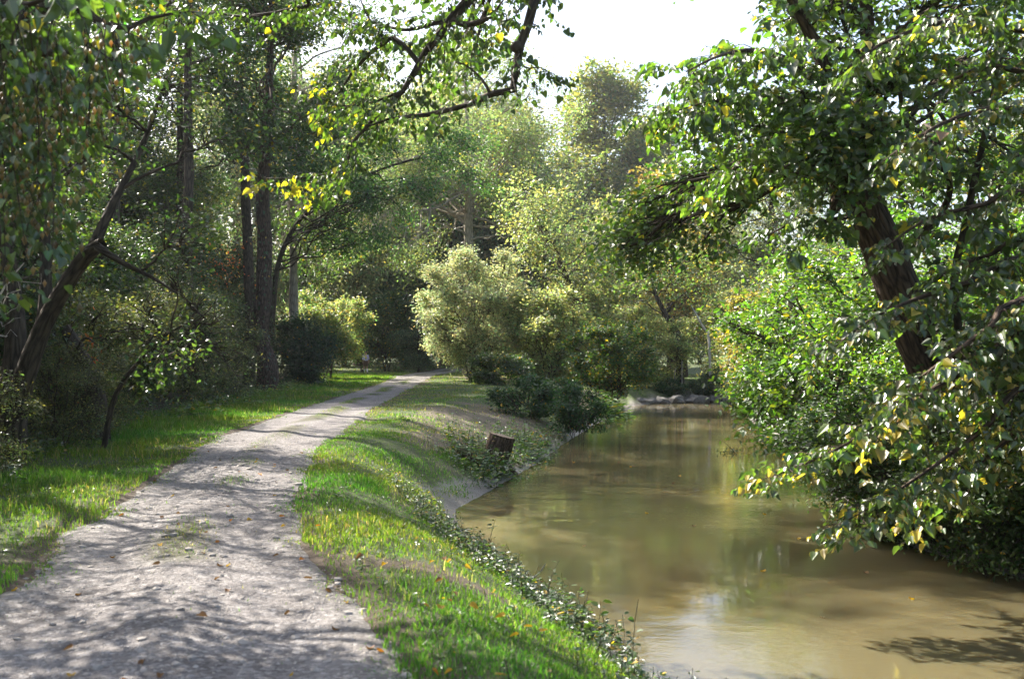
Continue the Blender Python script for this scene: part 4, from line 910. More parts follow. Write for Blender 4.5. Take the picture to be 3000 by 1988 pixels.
# ---- second linden with low sweeping branches (its trunk stands farther along the bank)
nb = np.array([8.6, 10.6, 0]); nb[2] = hz(nb[0], nb[1])
nl = thing('young_linden', 'young linden sweeping low branches with yellow and grey green leaves over the water', 'tree', nb)
T2 = trunk_line([(*nb - UP * .4, .2), (8.5, 10.6, .6, .17), (8.2, 10.5, 2.0, .15), (8.0, 10.4, 3.6, .12), (7.7, 10.3, 5.2, .08), (7.4, 10.2, 7.0, .03)], 20)
tb = Tubes(); tb.add(T2, 14, .04, 4); obj('trunk', tb.mesh('trunk', M_BARK, nb), nl)
NB = [trunk_line([(8.35, 10.5, 1.2, .06)] + PL_((3080, 960, 10.4, .045), (2880, 1060, 10.2, .032), (2680, 1170, 10, .024), (2480, 1300, 9.8, .015), (2330, 1370, 9.7, .009), (2210, 1410, 9.6, .004)), 26),
      trunk_line([(8.4, 10.5, .9, .05)] + PL_((3080, 1120, 10, .035), (2880, 1260, 9.8, .025), (2700, 1390, 9.6, .016), (2560, 1480, 9.5, .01), (2440, 1545, 9.4, .004)), 24),
      trunk_line([(8.2, 10.5, 1.9, .06)] + PL_((3060, 760, 10.4, .045), (2860, 820, 10.2, .032), (2700, 870, 10, .022), (2560, 930, 9.8, .012), (2440, 1020, 9.6, .005)), 22),
      trunk_line([(8.1, 10.4, 2.9, .05)] + PL_((3040, 560, 10.6, .04), (2880, 600, 10.6, .028), (2720, 640, 10.5, .018), (2600, 720, 10.4, .006)), 18),
      trunk_line([(8.3, 10.5, 1.5, .05)] + PL_((3050, 880, 9.6, .04), (2900, 960, 9.3, .028), (2760, 1060, 9.1, .018), (2620, 1160, 9, .006)), 18),
      trunk_line([(8.0, 10.4, 3.6, .05)] + PL_((3030, 330, 10.6, .04), (2850, 330, 10.4, .028), (2690, 400, 10.2, .016), (2590, 470, 10.1, .006)), 18),
      trunk_line([(7.8, 10.3, 4.8, .05)] + PL_((3000, 90, 11, .04), (2800, 60, 10.8, .03), (2600, 120, 10.6, .018), (2460, 220, 10.5, .007)), 18),
      trunk_line([(8.45, 10.5, .5, .04)] + PL_((3060, 1260, 10.4, .03), (2900, 1340, 10.3, .02), (2760, 1420, 10.2, .01), (2660, 1480, 10.2, .005)), 16)]
NB += [trunk_line([(8.35, 10.5, 1.3, .045)] + PL_((3060, 1020, 10.8, .035), (2900, 1100, 10.9, .025), (2760, 1180, 11, .016), (2640, 1270, 11, .006)), 16),
       trunk_line([(8.15, 10.4, 2.4, .045)] + PL_((3050, 700, 11, .035), (2920, 740, 11.1, .025), (2800, 780, 11.2, .012), (2730, 830, 11.2, .005)), 16),
       trunk_line([(7.95, 10.4, 4.0, .045)] + PL_((3040, 220, 11.2, .035), (2880, 200, 11.3, .025), (2740, 260, 11.3, .012)), 16)]
branches_part(nl, NB, M_BARK, nb, 7)
rng = np.random.default_rng(91); tw = Tubes(); arr = []
for l, st in zip(NB, (.12, .12, .12, .16, .13, .16, .14, .14, .14, .15, .15)):
    arr.append(sprays(rng, l, tw, step=st * .62, sub=(.25, .75), twig=(.1, .26), leaf=.068, spacing=.046, start=.2, droop=.3))
c, d, n, s = [np.concatenate([a[i] for a in arr]) for i in range(4)]
yel = np.where(c[:, 2] < 1.6, .16, .06)
col = leaf_cols(rng, len(c), (.06, .095, .02), .35, 0); pk = rng.random(len(c)) < yel
col[pk] = np.array([.32, .24, .04]) * np.exp(rng.normal(0, .35, (pk.sum(), 1)))
obj('twigs', tw.mesh('twigs', M_BARK, nb), nl, kind='stuff')
keep = split_leaves(nl, c, d, n, s, col, T_HEART, 'young_linden', 290)
obj('crown', leaves_mesh('crown', c[keep], d[keep], n[keep], s[keep], col[keep], T_HEART, M_LEAF_GLOSS, nb), nl, kind='stuff')

# ------------------------------------------------------------------ tree arching over the track
ob = np.array([1.15, -1.2, 0]); ob[2] = hz(ob[0], ob[1])
ov = thing('arching_tree', 'tree reaching dark crooked branches with small round leaves across the sky', 'tree', ob)
T3 = trunk_line([(*ob - UP * .4, .34), (1.15, -1.15, .6, .29), (1.2, -.9, 2.5, .25), (1.15, -.4, 4.6, .22), (1.0, .6, 6.4, .18)], 20)
tb = Tubes(); tb.add(T3, 18, .05, 6); obj('trunk', tb.mesh('trunk', M_BARK_DARK, ob), ov)
OB = [trunk_line([(1.0, .5, 6.3, .13), (.95, 3.0, 7.6, .11), (.8, 6.5, 7.6, .09), (.55, 9.0, 6.4, .068)] + PL_((1590, -80, 10.1, .06), (1566, 0, 10.1, .056), (1545, 75, 10, .05), (1525, 130, 10, .047), (1514, 190, 10, .044), (1502, 262, 10, .04), (1465, 262, 10, .036), (1430, 280, 10, .032), (1370, 308, 10, .028), (1290, 328, 10, .024), (1220, 340, 10.1, .02), (1150, 345, 10.2, .014), (1080, 370, 10.3, .007)), 60),
      trunk_line([(1.0, .4, 6.2, .13), (.5, 3.5, 7.8, .11), (.1, 7, 7.8, .09), (-.2, 9.5, 6.7, .07)] + PL_((1400, -60, 10.8, .065), (1372, 0, 10.8, .058), (1322, 55, 10.8, .052), (1285, 105, 10.8, .046), (1245, 155, 10.8, .042), (1220, 200, 10.8, .036), (1185, 262, 10.8, .03), (1120, 320, 10.8, .026), (1075, 370, 10.8, .023), (1035, 415, 10.8, .02), (1016, 450, 10.8, .018), (1012, 485, 10.8, .015), (950, 512, 10.9, .012), (880, 522, 11, .009), (780, 522, 11.1, .004)), 60),
      trunk_line(PL_((1320, 58, 10.8, .035), (1342, 68, 10.7, .033), (1372, 72, 10.6, .032), (1405, 64, 10.5, .027), (1440, 45, 10.4, .018), (1475, 0, 10.3, .008)), 16),
      trunk_line(PL_((1226, 185, 10.8, .028), (1190, 140, 10.9, .027), (1152, 112, 11, .026), (1125, 125, 11.1, .024), (1075, 165, 11.2, .02), (1030, 215, 11.3, .016), (1005, 255, 11.4, .01), (950, 330, 11.5, .004)), 20),
      trunk_line(PL_((1318, 58, 10.8, .025), (1260, 72, 11, .022), (1190, 88, 11.2, .018), (1120, 75, 11.4, .013), (1040, 70, 11.6, .008), (960, 40, 11.7, .004)), 16),
      trunk_line(PL_((1130, 125, 11.1, .015), (1090, 70, 11.2, .012), (1060, 10, 11.3, .009), (1040, -60, 11.4, .004)), 10),
      trunk_line(PL_((1435, 272, 10, .016), (1420, 245, 9.95, .014), (1395, 215, 9.9, .01), (1350, 185, 9.85, .006), (1300, 190, 9.8, .003)), 12),
      trunk_line(PL_((1520, 180, 10, .012), (1545, 200, 9.9, .008), (1590, 200, 9.8, .005), (1640, 240, 9.7, .002)), 10),
      trunk_line(PL_((1180, 265, 10.8, .014), (1090, 300, 11, .012), (1010, 310, 11.2, .009), (940, 290, 11.4, .005)), 12),
      trunk_line([(.3, 4.5, 7.9, .07), (-1.5, 6.5, 7.6, .05), (-3.0, 8.8, 6.6, .035)] + PL_((900, -40, 11, .03), (830, 30, 11.3, .022), (700, 50, 11.5, .016), (560, 30, 11.7, .01), (450, 70, 11.8, .005)), 26)]
branches_part(ov, OB, M_BARK_DARK, ob, 12, .07)
bm = bmesh.new(); bmesh.ops.create_icosphere(bm, subdivisions=3, radius=.062)
for v in bm.verts: v.co *= 1 + .08 * math.sin(v.co.x * 90) * math.cos(v.co.z * 110)
me = bpy.data.meshes.new('burl'); bm.to_mesh(me); bm.free(); me.materials.append(M_BARK_DARK); [setattr(p, 'use_smooth', True) for p in me.polygons]
obj('burl', me, [c_ for c_ in ov.children if c_.name.startswith('branch')][0], Vector(P(1513, 138, 9.97) - ob))
rng = np.random.default_rng(92); tw = Tubes(); arr = []
for l, st, sub, sta in ((OB[0], .24, (.3, .9), .45), (OB[1], .15, (.35, .95), .4), (OB[2], .12, (.25, .6), .3), (OB[3], .11, (.3, .7), .15), (OB[4], .11, (.3, .75), .1), (OB[5], .12, (.25, .5), .1), (OB[6], .1, (.2, .4), .3), (OB[7], .1, (.1, .3), .2), (OB[8], .12, (.3, .6), .1), (OB[9], .14, (.3, .7), .4)):
    arr.append(sprays(rng, l, tw, step=st * .72, sub=sub, twig=(.1, .26), leaf=.052, spacing=.052, start=sta, droop=.35))
lob = [(np.array([rng.uniform(-2.5, 2.6), rng.uniform(1, 9.0), rng.uniform(7.2, 9.5)]), .7) for _ in range(20)] + [(P(rng.uniform(960, 1420), rng.uniform(-60, 190), rng.uniform(11.6, 12.8)), .34) for _ in range(2)]
_, c, d, n, s, g = crown(rng, OB[1][:24], lob, 14, 16, .24, .07, .4, .05, tubes=tw); arr.append((c, d, n, s))
c, d, n, s = [np.concatenate([a[i] for a in arr]) for i in range(4)]
col = leaf_cols(rng, len(c), (.05, .085, .016), .3, .03, (.32, .26, .02))
lf = (c[:, 0] < -2.1) & (c[:, 2] < 5.2); pk = lf & (rng.random(len(c)) < .35); col[pk] = np.array([.3, .27, .02])
obj('twigs', tw.mesh('twigs', M_BARK_DARK, ob), ov, kind='stuff')
keep = split_leaves(ov, c, d, n, s, col, T_HEART, 'round', 280)
obj('crown', leaves_mesh('crown', c[keep], d[keep], n[keep], s[keep], col[keep], T_HEART, M_LEAF, ob), ov, kind='stuff')

# ------------------------------------------------------------------ tree hung with hop vines
hb = np.array([-6.4, 7.6, 0]); hb[2] = hz(hb[0], hb[1])
hv = thing('vine_hung_tree', 'tree draped with hanging hop vines, big leaves and brownish hop cones', 'tree', hb)
T4 = trunk_line([(*hb - UP * .3, .2), (-6.4, 7.6, 1.2, .17), (-6.2, 7.7, 3.0, .15), (-6.1, 7.8, 5.0, .12), (-5.9, 7.9, 7.5, .05)], 18)
tb = Tubes(); tb.add(T4, 14, .05, 8); obj('trunk', tb.mesh('trunk', M_BARK_DARK, hb), hv)
HB = [trunk_line([(-6.15, 7.75, 3.6, .07), (-5.0, 7.4, 4.3, .055)] + PL_((40, 60, 7.6, .045), (160, 0, 7.6, .04), (270, 55, 7.6, .03), (360, 85, 7.7, .022), (450, 50, 7.8, .015), (560, 35, 8, .006)), 24),
      trunk_line([(-6.2, 7.7, 2.8, .06), (-4.9, 7.2, 3.5, .045)] + PL_((30, 170, 7.2, .03), (150, 155, 7.2, .024), (250, 150, 7.3, .015), (330, 180, 7.3, .006)), 20),
      trunk_line([(-6.15, 7.7, 3.3, .06), (-5.0, 6.6, 4.0, .045)] + PL_((-30, 0, 6.4, .03), (60, 20, 6.3, .02), (200, -30, 6.3, .01)), 16),
      trunk_line([(-6.1, 7.8, 4.6, .07), (-5.0, 8.4, 5.6, .055), (-3.8, 9.0, 5.7, .04), (-2.8, 9.4, 5.4, .02)], 16)]
branches_part(hv, HB, M_BARK_DARK, hb, 8)
rng = np.random.default_rng(93); arr = []; tw = Tubes(); cones = []
src = np.vstack([HB[0][8:, :3], HB[1][6:, :3], HB[2][7:, :3]])
for k in range(46):
    u = 400 * rng.random() ** 1.5 - 60; v0 = rng.uniform(-40, 180); L = rng.uniform(.35, 1.0) * (1.9 if u < 150 else 1.15)
    dd_ = rng.uniform(6.0, 8.0); a = P(u, v0, dd_)
    j = int(np.argmin(np.linalg.norm(src - a, axis=1)))
    b = a - UP * L + rng.normal(0, .12, 3)
    l = trunk_line([(*src[j], .006), (*(a * .7 + src[j] * .3 + UP * .02), .006), (*a, .005), (*((a + b) / 2 + rng.normal(0, .06, 3)), .004), (*b, .002)], 16)
    tw.add(l, 4, 0, k)
    m = int(L * 26); t = rng.uniform(.25, 1, m); q = np.array([np.interp(t, np.linspace(0, 1, 16), l[:, i]) for i in range(3)]).T
    o = rng.normal(size=(m, 3)) * np.array([.10, .10, .06]); out_ = nrm(o * np.array([1, 1, .2]))
    arr.append((q + o, out_ - UP * .9 + rng.normal(0, .25, (m, 3)), out_ + UP * .5 + rng.normal(0, .35, (m, 3)), rng.uniform(.04, .085, m)))
    if rng.random() < .75:
        m = int(L * 22); t = rng.uniform(.4, 1, m); q = np.array([np.interp(t, np.linspace(0, 1, 16), l[:, i]) for i in range(3)]).T
        cones.append(q + rng.normal(size=(m, 3)) * np.array([.1, .1, .07]))
tw2 = Tubes()
for l in HB: arr.append(sprays(rng, l, tw, step=.14, sub=(.25, .7), leaf=.075, spacing=.07, start=.3, droop=.4))
lob = [(np.array([rng.uniform(-6.6, -3.6), rng.uniform(7, 10.5), rng.uniform(4.6, 7.6)]), .6) for _ in range(16)]
_, c, d, n, s, g = crown(rng, T4, lob, 12, 18, .24, .085, .4, .3, tubes=tw); arr.append((c, d, n, s))
c, d, n, s = [np.concatenate([a[i] for a in arr]) for i in range(4)]
col = leaf_cols(rng, len(c), (.045, .085, .012), .35, .03, (.25, .22, .02))
obj('vines', tw.mesh('vines', M_BARK_DARK, hb), hv, kind='stuff')
keep = split_leaves(hv, c, d, n, s, col, T_HEART, 'hop', 290)
obj('crown', leaves_mesh('crown', c[keep], d[keep], n[keep], s[keep], col[keep], T_HEART, M_LEAF_GLOSS, hb), hv, kind='stuff')
q = np.vstack(cones); m = len(q)
cv = np.array([[0, 0, .022], [.013, 0, 0], [0, .013, 0], [-.013, 0, 0], [0, -.013, 0], [0, 0, -.028]]); cf = np.array([[0, 1, 2], [0, 2, 3], [0, 3, 4], [0, 4, 1], [5, 2, 1], [5, 3, 2], [5, 4, 3], [5, 1, 4]])
V = (q[:, None] + cv[None] * rng.uniform(.8, 1.5, (m, 1, 1))).reshape(-1, 3) - hb
obj('hop_cones', make_mesh('hop_cones', V, [(np.arange(m)[:, None, None] * 6 + cf[None]).reshape(-1, 3)], M_LEAF, col=np.repeat(leaf_cols(rng, m, (.2, .15, .06), .3, 0), 6, 0), smooth=True), hv, kind='stuff')
# ------------------------------------------------------------------ grass, weeds, gravel
def grass(name, label, rng, n, ylo, yhi, xlo, xhi, pw, hgt, wid, accept, base=(.084, .152, .021), dry=.12, three=True):
    """grass blades as one mesh; accept(x, y) -> keep probability"""
    y = ylo + (yhi - ylo) * rng.random(n) ** pw
    x = xlo(y) + (xhi(y) - xlo(y)) * rng.random(n)
    k = rng.random(n) < accept(x, y); x, y = x[k], y[k]; n = len(x)
    z = height(x, y, pathcut=False)
    onp = (x > xl(y) + .1) & (x < xr(y) - .1); z = np.where(onp, path_z(x, y), z)
    tall = np.clip(.75 + .45 * wob(x, y, 2.0, 5, 6) + .25 * wob(x, y, .6, 4, 1), .25, 1.7)
    h = hgt(x, y) * tall * np.exp(rng.normal(0, .3, n)) * np.where(onp, .4, 1); w = wid * (1 + y / 14) * np.exp(rng.normal(0, .25, n))
    a = rng.uniform(0, 6.28, n); t = np.stack([np.cos(a), np.sin(a), a * 0], -1)
    a2 = rng.uniform(0, 6.28, n); ln = np.stack([np.cos(a2), np.sin(a2), a2 * 0], -1) * (rng.random((n, 1)) * .75 + .1)
    p = np.stack([x, y, z - .01], -1); H = h[:, None]; W = w[:, None] / 2
    c = leaf_cols(rng, n, base, .25, 0); dr = rng.random(n) < np.maximum(dry, .75 * bare(x, y)); h = np.where(dr, h * .7, h); c[dr] = np.array([.22, .2, .10]) * np.exp(rng.normal(0, .3, (dr.sum(), 1)))
    hue = (1 + .35 * wob(x, y, .9, 5, 13))[:, None]; c[:, :1] *= np.clip(hue, .7, 1.25)
    if three:
        m = p + UP * H * .6 + ln * H * .25; tip = p + UP * H * .95 + ln * H * .85
        V = np.stack([p - t * W, p + t * W, m + t * W * .7, m - t * W * .7, tip], 1).reshape(-1, 3); i = np.arange(n)[:, None] * 5
        F = [i + np.array([[0, 1, 2, 3]]), i + np.array([[3, 2, 4]])]; C = np.repeat(c, 5, 0)
    else:
        tip = p + UP * H + ln * H * .6
        V = np.stack([p - t * W, p + t * W, tip], 1).reshape(-1, 3); F = [np.arange(n)[:, None] * 3 + np.array([[0, 1, 2]])]; C = np.repeat(c, 3, 0)
    o = obj(name, make_mesh(name, V, F, M_GRASS, col=C), kind='stuff'); tag(o, label, 'grass')
    return o
def acc_left(x, y):
    e = xl(y) + edge_off(y, -1)
    return sstep(.4, 0, x - e) * sstep(-.9, .3, x - we(y) + .35 * wob(x, y, 1.2)) * (.6 + .4 * sstep(-.6, .4, wob(x, y, 1.4, 5, 9)))
def riv_left(y): return np.interp(y, Ls[:, 1], Ls[:, 0])
def acc_right(x, y):
    d = sd_poly(x, y, RIVER); e = xr(y) + edge_off(y, 1)
    return sstep(-.4, 0, x - e) * sstep(.12, .4, d + .12 * wob(x, y, 3.3)) * (1 - .8 * bare(x, y)) * (.35 + .65 * sstep(-.7, .4, wob(x, y, 1.6, 5, 5)))
hL = lambda x, y: .06 + .06 * sstep(0, -1.2, x - xl(y)); hR = lambda x, y: .052 + 0 * x
R1 = np.random.default_rng(101)
grass('verge_grass', 'green grass verge between the track and the wood', R1, 76000, 4.5, 24, lambda y: we(y) - .8, lambda y: xl(y) + .5, 1.5, hL, .0055, acc_left)
grass('verge_grass', 'sunlit grass verge farther along the track below the ivy clad trunk', R1, 60000, 24, 80, lambda y: we(y) - .8, lambda y: xl(y) + .5, 1.5, hL, .009, acc_left, three=False)
grass('bank_grass', 'bright green grass on the bank between the track and the river', R1, 100000, 3.8, 24, lambda y: xr(y) - .5, riv_left, 1.6, hR, .0055, acc_right)
grass('bank_grass', 'thin dry grass on the bank beyond the stump', R1, 50000, 24, 75, lambda y: xr(y) - .5, lambda y: np.where(y < 50, riv_left(y), 7), 1.4, hR, .010, acc_right, dry=.35, three=False)
def acc_mid(x, y):
    s = (x - (xr(y) + xl(y)) / 2) / ((xr(y) - xl(y)) / 2); return centre_grass(s, y) * .8 + .012
grass('track_grass', 'short sparse grass along the crown of the gravel track', R1, 60000, 5, 60, lambda y: xl(y) + .25, lambda y: xr(y) - .25, 1.4, lambda x, y: .07 + 0 * x, .006, acc_mid, dry=.25, three=False)
far_acc = lambda x, y: (side_path_d(x, y) > 1.1) * .9 * ((x < xl(y) - .1) | (x > xr(y) + .1)) * (1 - .7 * bare(x, y)) * (sd_poly(x, y, RIVER) > .3)
grass('meadow_grass', 'grass around the fork of the track near the walker', R1, 24000, 66, 110, lambda y: -28 + 0 * y, lambda y: 16 + 0 * y, 1.2, lambda x, y: .07 + 0 * x, .012, far_acc, dry=.3, three=False)
grass('linden_bank_grass', 'rough grass on top of the linden bank', R1, 16000, 11, 48, lambda y: np.interp(y, Rs[::-1][:, 1], Rs[::-1][:, 0]) + .5, lambda y: np.interp(y, Rs[::-1][:, 1], Rs[::-1][:, 0]) + 6, 1.3, lambda x, y: .16 + 0 * x, .010, lambda x, y: .8 + 0 * x, base=(.06, .1, .018), three=False)

def weeds(name, label, cat, rng, pts, hgt, nleaf, leaf, base, yellow=.03, tpl=T_OVAL, spread=.8):
    tb = Tubes(); C = []; D = []; NN = []; S = []
    for k, (x, y) in enumerate(pts):
        z = hz(x, y); h = hgt * math.exp(rng.normal(0, .35)); b = np.array([x, y, z - .02]); e = b + np.array([rng.normal(0, .22), rng.normal(0, .22), 1]) * h
        l = bez(b, e, rng.normal(0, .08, 3) * h, .004, .002, 5, rng); tb.add(l, 3, 0, k)
        m = max(4, int(nleaf * rng.uniform(.6, 1.4))); t = rng.uniform(.12, 1, m)
        q = np.array([np.interp(t, np.linspace(0, 1, 5), l[:, i]) for i in range(3)]).T
        a = rng.uniform(0, 6.28, m); o = np.stack([np.cos(a), np.sin(a), rng.uniform(-.3, .5, m)], -1)
        C.append(q + o * .25 * leaf * spread); D.append(o); NN.append(UP + rng.normal(0, .4, (m, 3))); S.append(leaf * np.exp(rng.normal(0, .25, m)) * (1.15 - .5 * t))
    C = np.vstack(C); D = np.vstack(D); NN = np.vstack(NN); S = np.concatenate(S)
    root = thing(name, label, cat); root['kind'] = 'stuff'
    obj('stems', tb.mesh('stems', M_BARK_MOSS), root, kind='stuff')
    obj('foliage', leaves_mesh('foliage', C, D, NN, S, leaf_cols(rng, len(C), base, .32, yellow), tpl, M_LEAF_GLOSS), root, kind='stuff')
R2 = np.random.default_rng(102)
def edge_pts(n, ylo, yhi, d0, d1, pw=1.0):
    y = ylo + (yhi - ylo) * R2.random(n) ** pw; return np.stack([riv_left(y) - R2.uniform(d0, d1, n) * 1.1, y], -1)
weeds('water_edge_weeds', 'leafy weeds overhanging the water along the near grassy bank', 'weeds', R2, np.vstack([q + R2.normal(0, .16, (9, 2)) * np.array([1, 1.6]) for q in edge_pts(52, 4.0, 12.8, .0, .55)]), .15, 11, .06, (.042, .078, .016))
weeds('tall_bank_weeds', 'taller weed shoots standing up from the near bank edge', 'weeds', R2, edge_pts(46, 4.2, 12.5, .05, .7), .32, 12, .07, (.05, .09, .018), .08)
weeds('slope_weeds', 'light green creeping weeds on the slope above the muddy edge', 'weeds', R2, edge_pts(330, 9.5, 15.5, .35, .95), .13, 10, .055, (.075, .12, .022), .05)
weeds('stump_weeds', 'tall light green herbs growing around the stump', 'weeds', R2, np.vstack([np.stack([R2.normal(-1.0, .28, 45), R2.normal(22.0, .5, 45)], -1), np.stack([R2.normal(.35, .3, 130), R2.normal(24.6, 1.3, 130)], -1), np.stack([R2.normal(-.5, .45, 60), R2.normal(20.3, .5, 60)], -1), np.stack([R2.normal(-.35, .25, 40), R2.normal(20.75, .2, 40)], -1)]), .42, 16, .085, (.065, .12, .018), .05)
weeds('bank_edge_herbs', 'green herbs spilling down to the water between stump and leafy mounds', 'weeds', R2, edge_pts(150, 18.5, 31, .0, .8), .26, 12, .09, (.05, .09, .018), .04)
yy = 4.5 + 13 * R2.random(420) ** 1.3; sd_ = R2.random(420) < .4
xx = np.where(sd_, xl(yy) - R2.uniform(.1, 1.6, 420), xr(yy) + R2.uniform(.1, 1.7, 420))
weeds('lawn_herbs', 'low clover and plantain leaves scattered in the grass', 'weeds', R2, np.stack([xx, yy], -1), .07, 7, .04, (.06, .105, .022), .04)
yy = 7 + 55 * R2.random(700) ** 1.5
weeds('wood_edge_nettles', 'nettles and low leafy plants along the shady edge of the wood', 'weeds', R2, np.stack([we(yy) + R2.normal(-.25, .45, 700), yy], -1), .34, 13, .085, (.045, .085, .02))
yy = R2.uniform(24, 58, 160)
weeds('verge_herbs', 'bright low herbs in the grass below the ivy clad trunk', 'weeds', R2, np.stack([we(yy) + R2.normal(.5, .5, 160), yy], -1), .3, 12, .12, (.1, .15, .025), .06)
yy = R2.uniform(36, 44, 60)
weeds('reed_tuft', 'fresh green reeds standing in the shallow water at the bank point', 'reeds', R2, np.stack([riv_left(yy * 0 + 40.5) + R2.normal(.0, .35, 60), R2.normal(40.5, .9, 60)], -1), .7, 12, .4, (.07, .13, .02), .03, T_NARROW, .2)

# leafy green mounds on the bank
mA = std_tree(111, 'bank_mound', 'dark leafy mound on the bank, the higher of a pair beyond the stump', 'shrub', 1.1, .015, None, (0, 0, .5), (.95, .8, .55), 22, .3, 12, 18, .11, .085, (.025, .06, .018), M_BARK_DARK, stems=6, tpl=T_OVAL, yellow=.02)
x_ = P(1545, 1200, 32)[0]; put(mA, x_, 32, 0, 1.05)
copy_tree(mA, (P(1690, 1260, 29.5)[0], 29.5, -.75), 2.2, (.85, .85, 1.15), 'leafy green mound trailing down to the water, the lower of a pair beyond the stump')
dup(mA, P(1640, 1170, 40)[0], 40, 4.0, .8, 'low leafy mound at the foot of the bank bush')
copy_tree(mA, (8.6, 53.9, -.75), 3.3, (.8, .7, .8), 'dark leafy clump growing between the boulders'); copy_tree(mA, (10.3, 54.4, -.7), 5.1, (.9, .7, .75), 'dark leafy clump hanging over the largest boulder')
copy_tree(mA, (P(2130, 1150, 54.5)[0], 55, -.4), 1.0, 1.1, 'dark leafy mound above the boulders')

# pebbles: the larger stones as pieces of the track, the finer gravel as one mass
def stone_mesh(seed, r=1.0, sub=1, flat=.55, mat=M_STONE, rough=.18):
    g = np.random.default_rng(seed); bm = bmesh.new(); bmesh.ops.create_icosphere(bm, subdivisions=sub, radius=r)
    for v in bm.verts: v.co *= 1 + g.normal(0, rough); v.co.z *= flat; v.co.x *= 1.2
    me = bpy.data.meshes.new('stone'); bm.to_mesh(me); bm.free(); me.materials.append(mat)
    return me
SM = [stone_mesh(k) for k in range(6)]
R3 = np.random.default_rng(103)
for k in range(290):
    y = 4.6 + 11 * R3.random() ** 1.8; s = R3.uniform(-.95, 1.0); x = (xr(y) + xl(y)) / 2 + s * (xr(y) - xl(y)) / 2
    r = .013 * math.exp(R3.normal(0, .42)) * (1 + y / 25); o = obj('stone', SM[k % 6], path, (x, y, float(path_z(x, y)) + r * .15)); o.scale = (r,) * 3; o.rotation_euler = (R3.normal(0, .2), R3.normal(0, .2), R3.uniform(0, 6.28))
n = 9500; y = 4.3 + 16 * R3.random(n) ** 1.9; s = R3.uniform(-1.02, 1.05, n); x = (xr(y) + xl(y)) / 2 + s * (xr(y) - xl(y)) / 2
r = .0055 * np.exp(R3.normal(0, .4, n)) * (1 + y / 14); z = path_z(x, y)
tv = np.array([[1, 0, .1], [.2, .9, 0], [-.8, .5, .1], [-.7, -.6, 0], [.3, -.9, .1], [0, 0, .65]]); tf = np.array([[0, 1, 5], [1, 2, 5], [2, 3, 5], [3, 4, 5], [4, 0, 5]])
a = R3.uniform(0, 6.28, n); ca, sa = np.cos(a)[:, None], np.sin(a)[:, None]
V = np.stack([x[:, None] + r[:, None] * (ca * tv[None, :, 0] - sa * tv[None, :, 1]), y[:, None] + r[:, None] * (sa * tv[None, :, 0] + ca * tv[None, :, 1]), z[:, None] + r[:, None] * (tv[None, :, 2] - .05)], -1).reshape(-1, 3)
obj('gravel', make_mesh('gravel', V, [(np.arange(n)[:, None, None] * 6 + tf[None]).reshape(-1, 3)], M_STONE), path, kind='stuff')

# fallen leaves
FL = {}
for nm, c in (('yellow', (.42, .25, .03)), ('brown', (.16, .08, .035)), ('orange', (.42, .16, .03))):
    FL[nm] = make_mesh('fallen_leaf', T_HEART[0] * np.array([1, 1, 1.6]), T_HEART[1], leaf_material('fallen_leaf_' + nm, .2, .6, .5, c))
GF = 'fallen leaves scattered on the track and bank'
def fallen(nm, x, y, label):
    onp = xl(y) < x < xr(y); z = (float(path_z(x, y)) if onp else hz(x, y) + .05) + .012
    o = obj('fallen_leaf', FL[nm], None, (x, y, z)); o.scale = (R3.uniform(.035, .06),) * 3; o.rotation_euler = (R3.normal(0, .3), R3.normal(0, .3), R3.uniform(0, 6.28))
    tag(o, label, 'leaf', GF + ', ' + nm)
for k in range(70):
    y = 4.7 + 12 * R3.random() ** 1.5; x = (xr(y) + xl(y)) / 2 + R3.uniform(-.9, 1.05) * (xr(y) - xl(y)) / 2
    nm = ('brown', 'brown', 'orange', 'yellow', 'brown')[k % 5]; fallen(nm, x, y, nm + ' fallen leaf lying on the gravel track')
for k in range(18):
    y = R3.uniform(4.8, 9); x = xr(y) + R3.uniform(.1, 1.2); nm = ('yellow', 'brown', 'yellow')[k % 3]; fallen(nm, x, y, nm + ' fallen leaf caught in the bank grass')

for k in range(16):
    y = R3.uniform(8.5, 24); x = R3.uniform(float(riv_left(y)) + .5, 4.8); nm = ('yellow', 'brown')[k % 2]
    o = obj('floating_leaf', FL[nm], None, (x, y, WZ + .006)); o.scale = (R3.uniform(.05, .08),) * 3; o.rotation_euler = (0, 0, R3.uniform(0, 6.28)); tag(o, nm + ' leaf floating on the muddy river', 'leaf', nm + ' leaves floating on the river')
# ------------------------------------------------------------------ stump, boulders, branches, stakes
sb = np.array([P(1432, 1420, 21.3)[0], 21.3, 0]); sb[2] = -.85
st = thing('tree_stump', 'leaning rotten tree stump with a flat cut top at the water edge', 'stump', sb)
tb = Tubes(); L = trunk_line([(*sb - UP * .3, .40), (*P(1432, 1400, 21.3), .34), (*P(1446, 1350, 21.3), .28), (*P(1464, 1305, 21.3), .265), (*P(1472, 1276, 21.3), .25)], 22); tb.add(L, 30, .06, 14)
sto = obj('trunk', tb.mesh('trunk', M_STUMP, sb), st)
k = 30; th = np.linspace(0, 6.283, k, endpoint=False); t = nrm((L[-1, :3] - L[-3, :3])[None])[0]; a_ = nrm(np.cross(t, np.array([1.0, 0, 0]))[None])[0]; b_ = np.cross(t, a_)
V = [L[-1, :3] + t * .012] + [L[-1, :3] + t * .004 + .262 * (math.cos(x) * a_ + math.sin(x) * b_) for x in th]
obj('cut_top', make_mesh('cut_top', np.array(V) - sb, [np.array([[0, 1 + i, 1 + (i + 1) % k] for i in range(k)])], plain_mat('weathered_wood', (.22, .16, .11), .9, .35, 25)), sto)
rng = np.random.default_rng(120); 
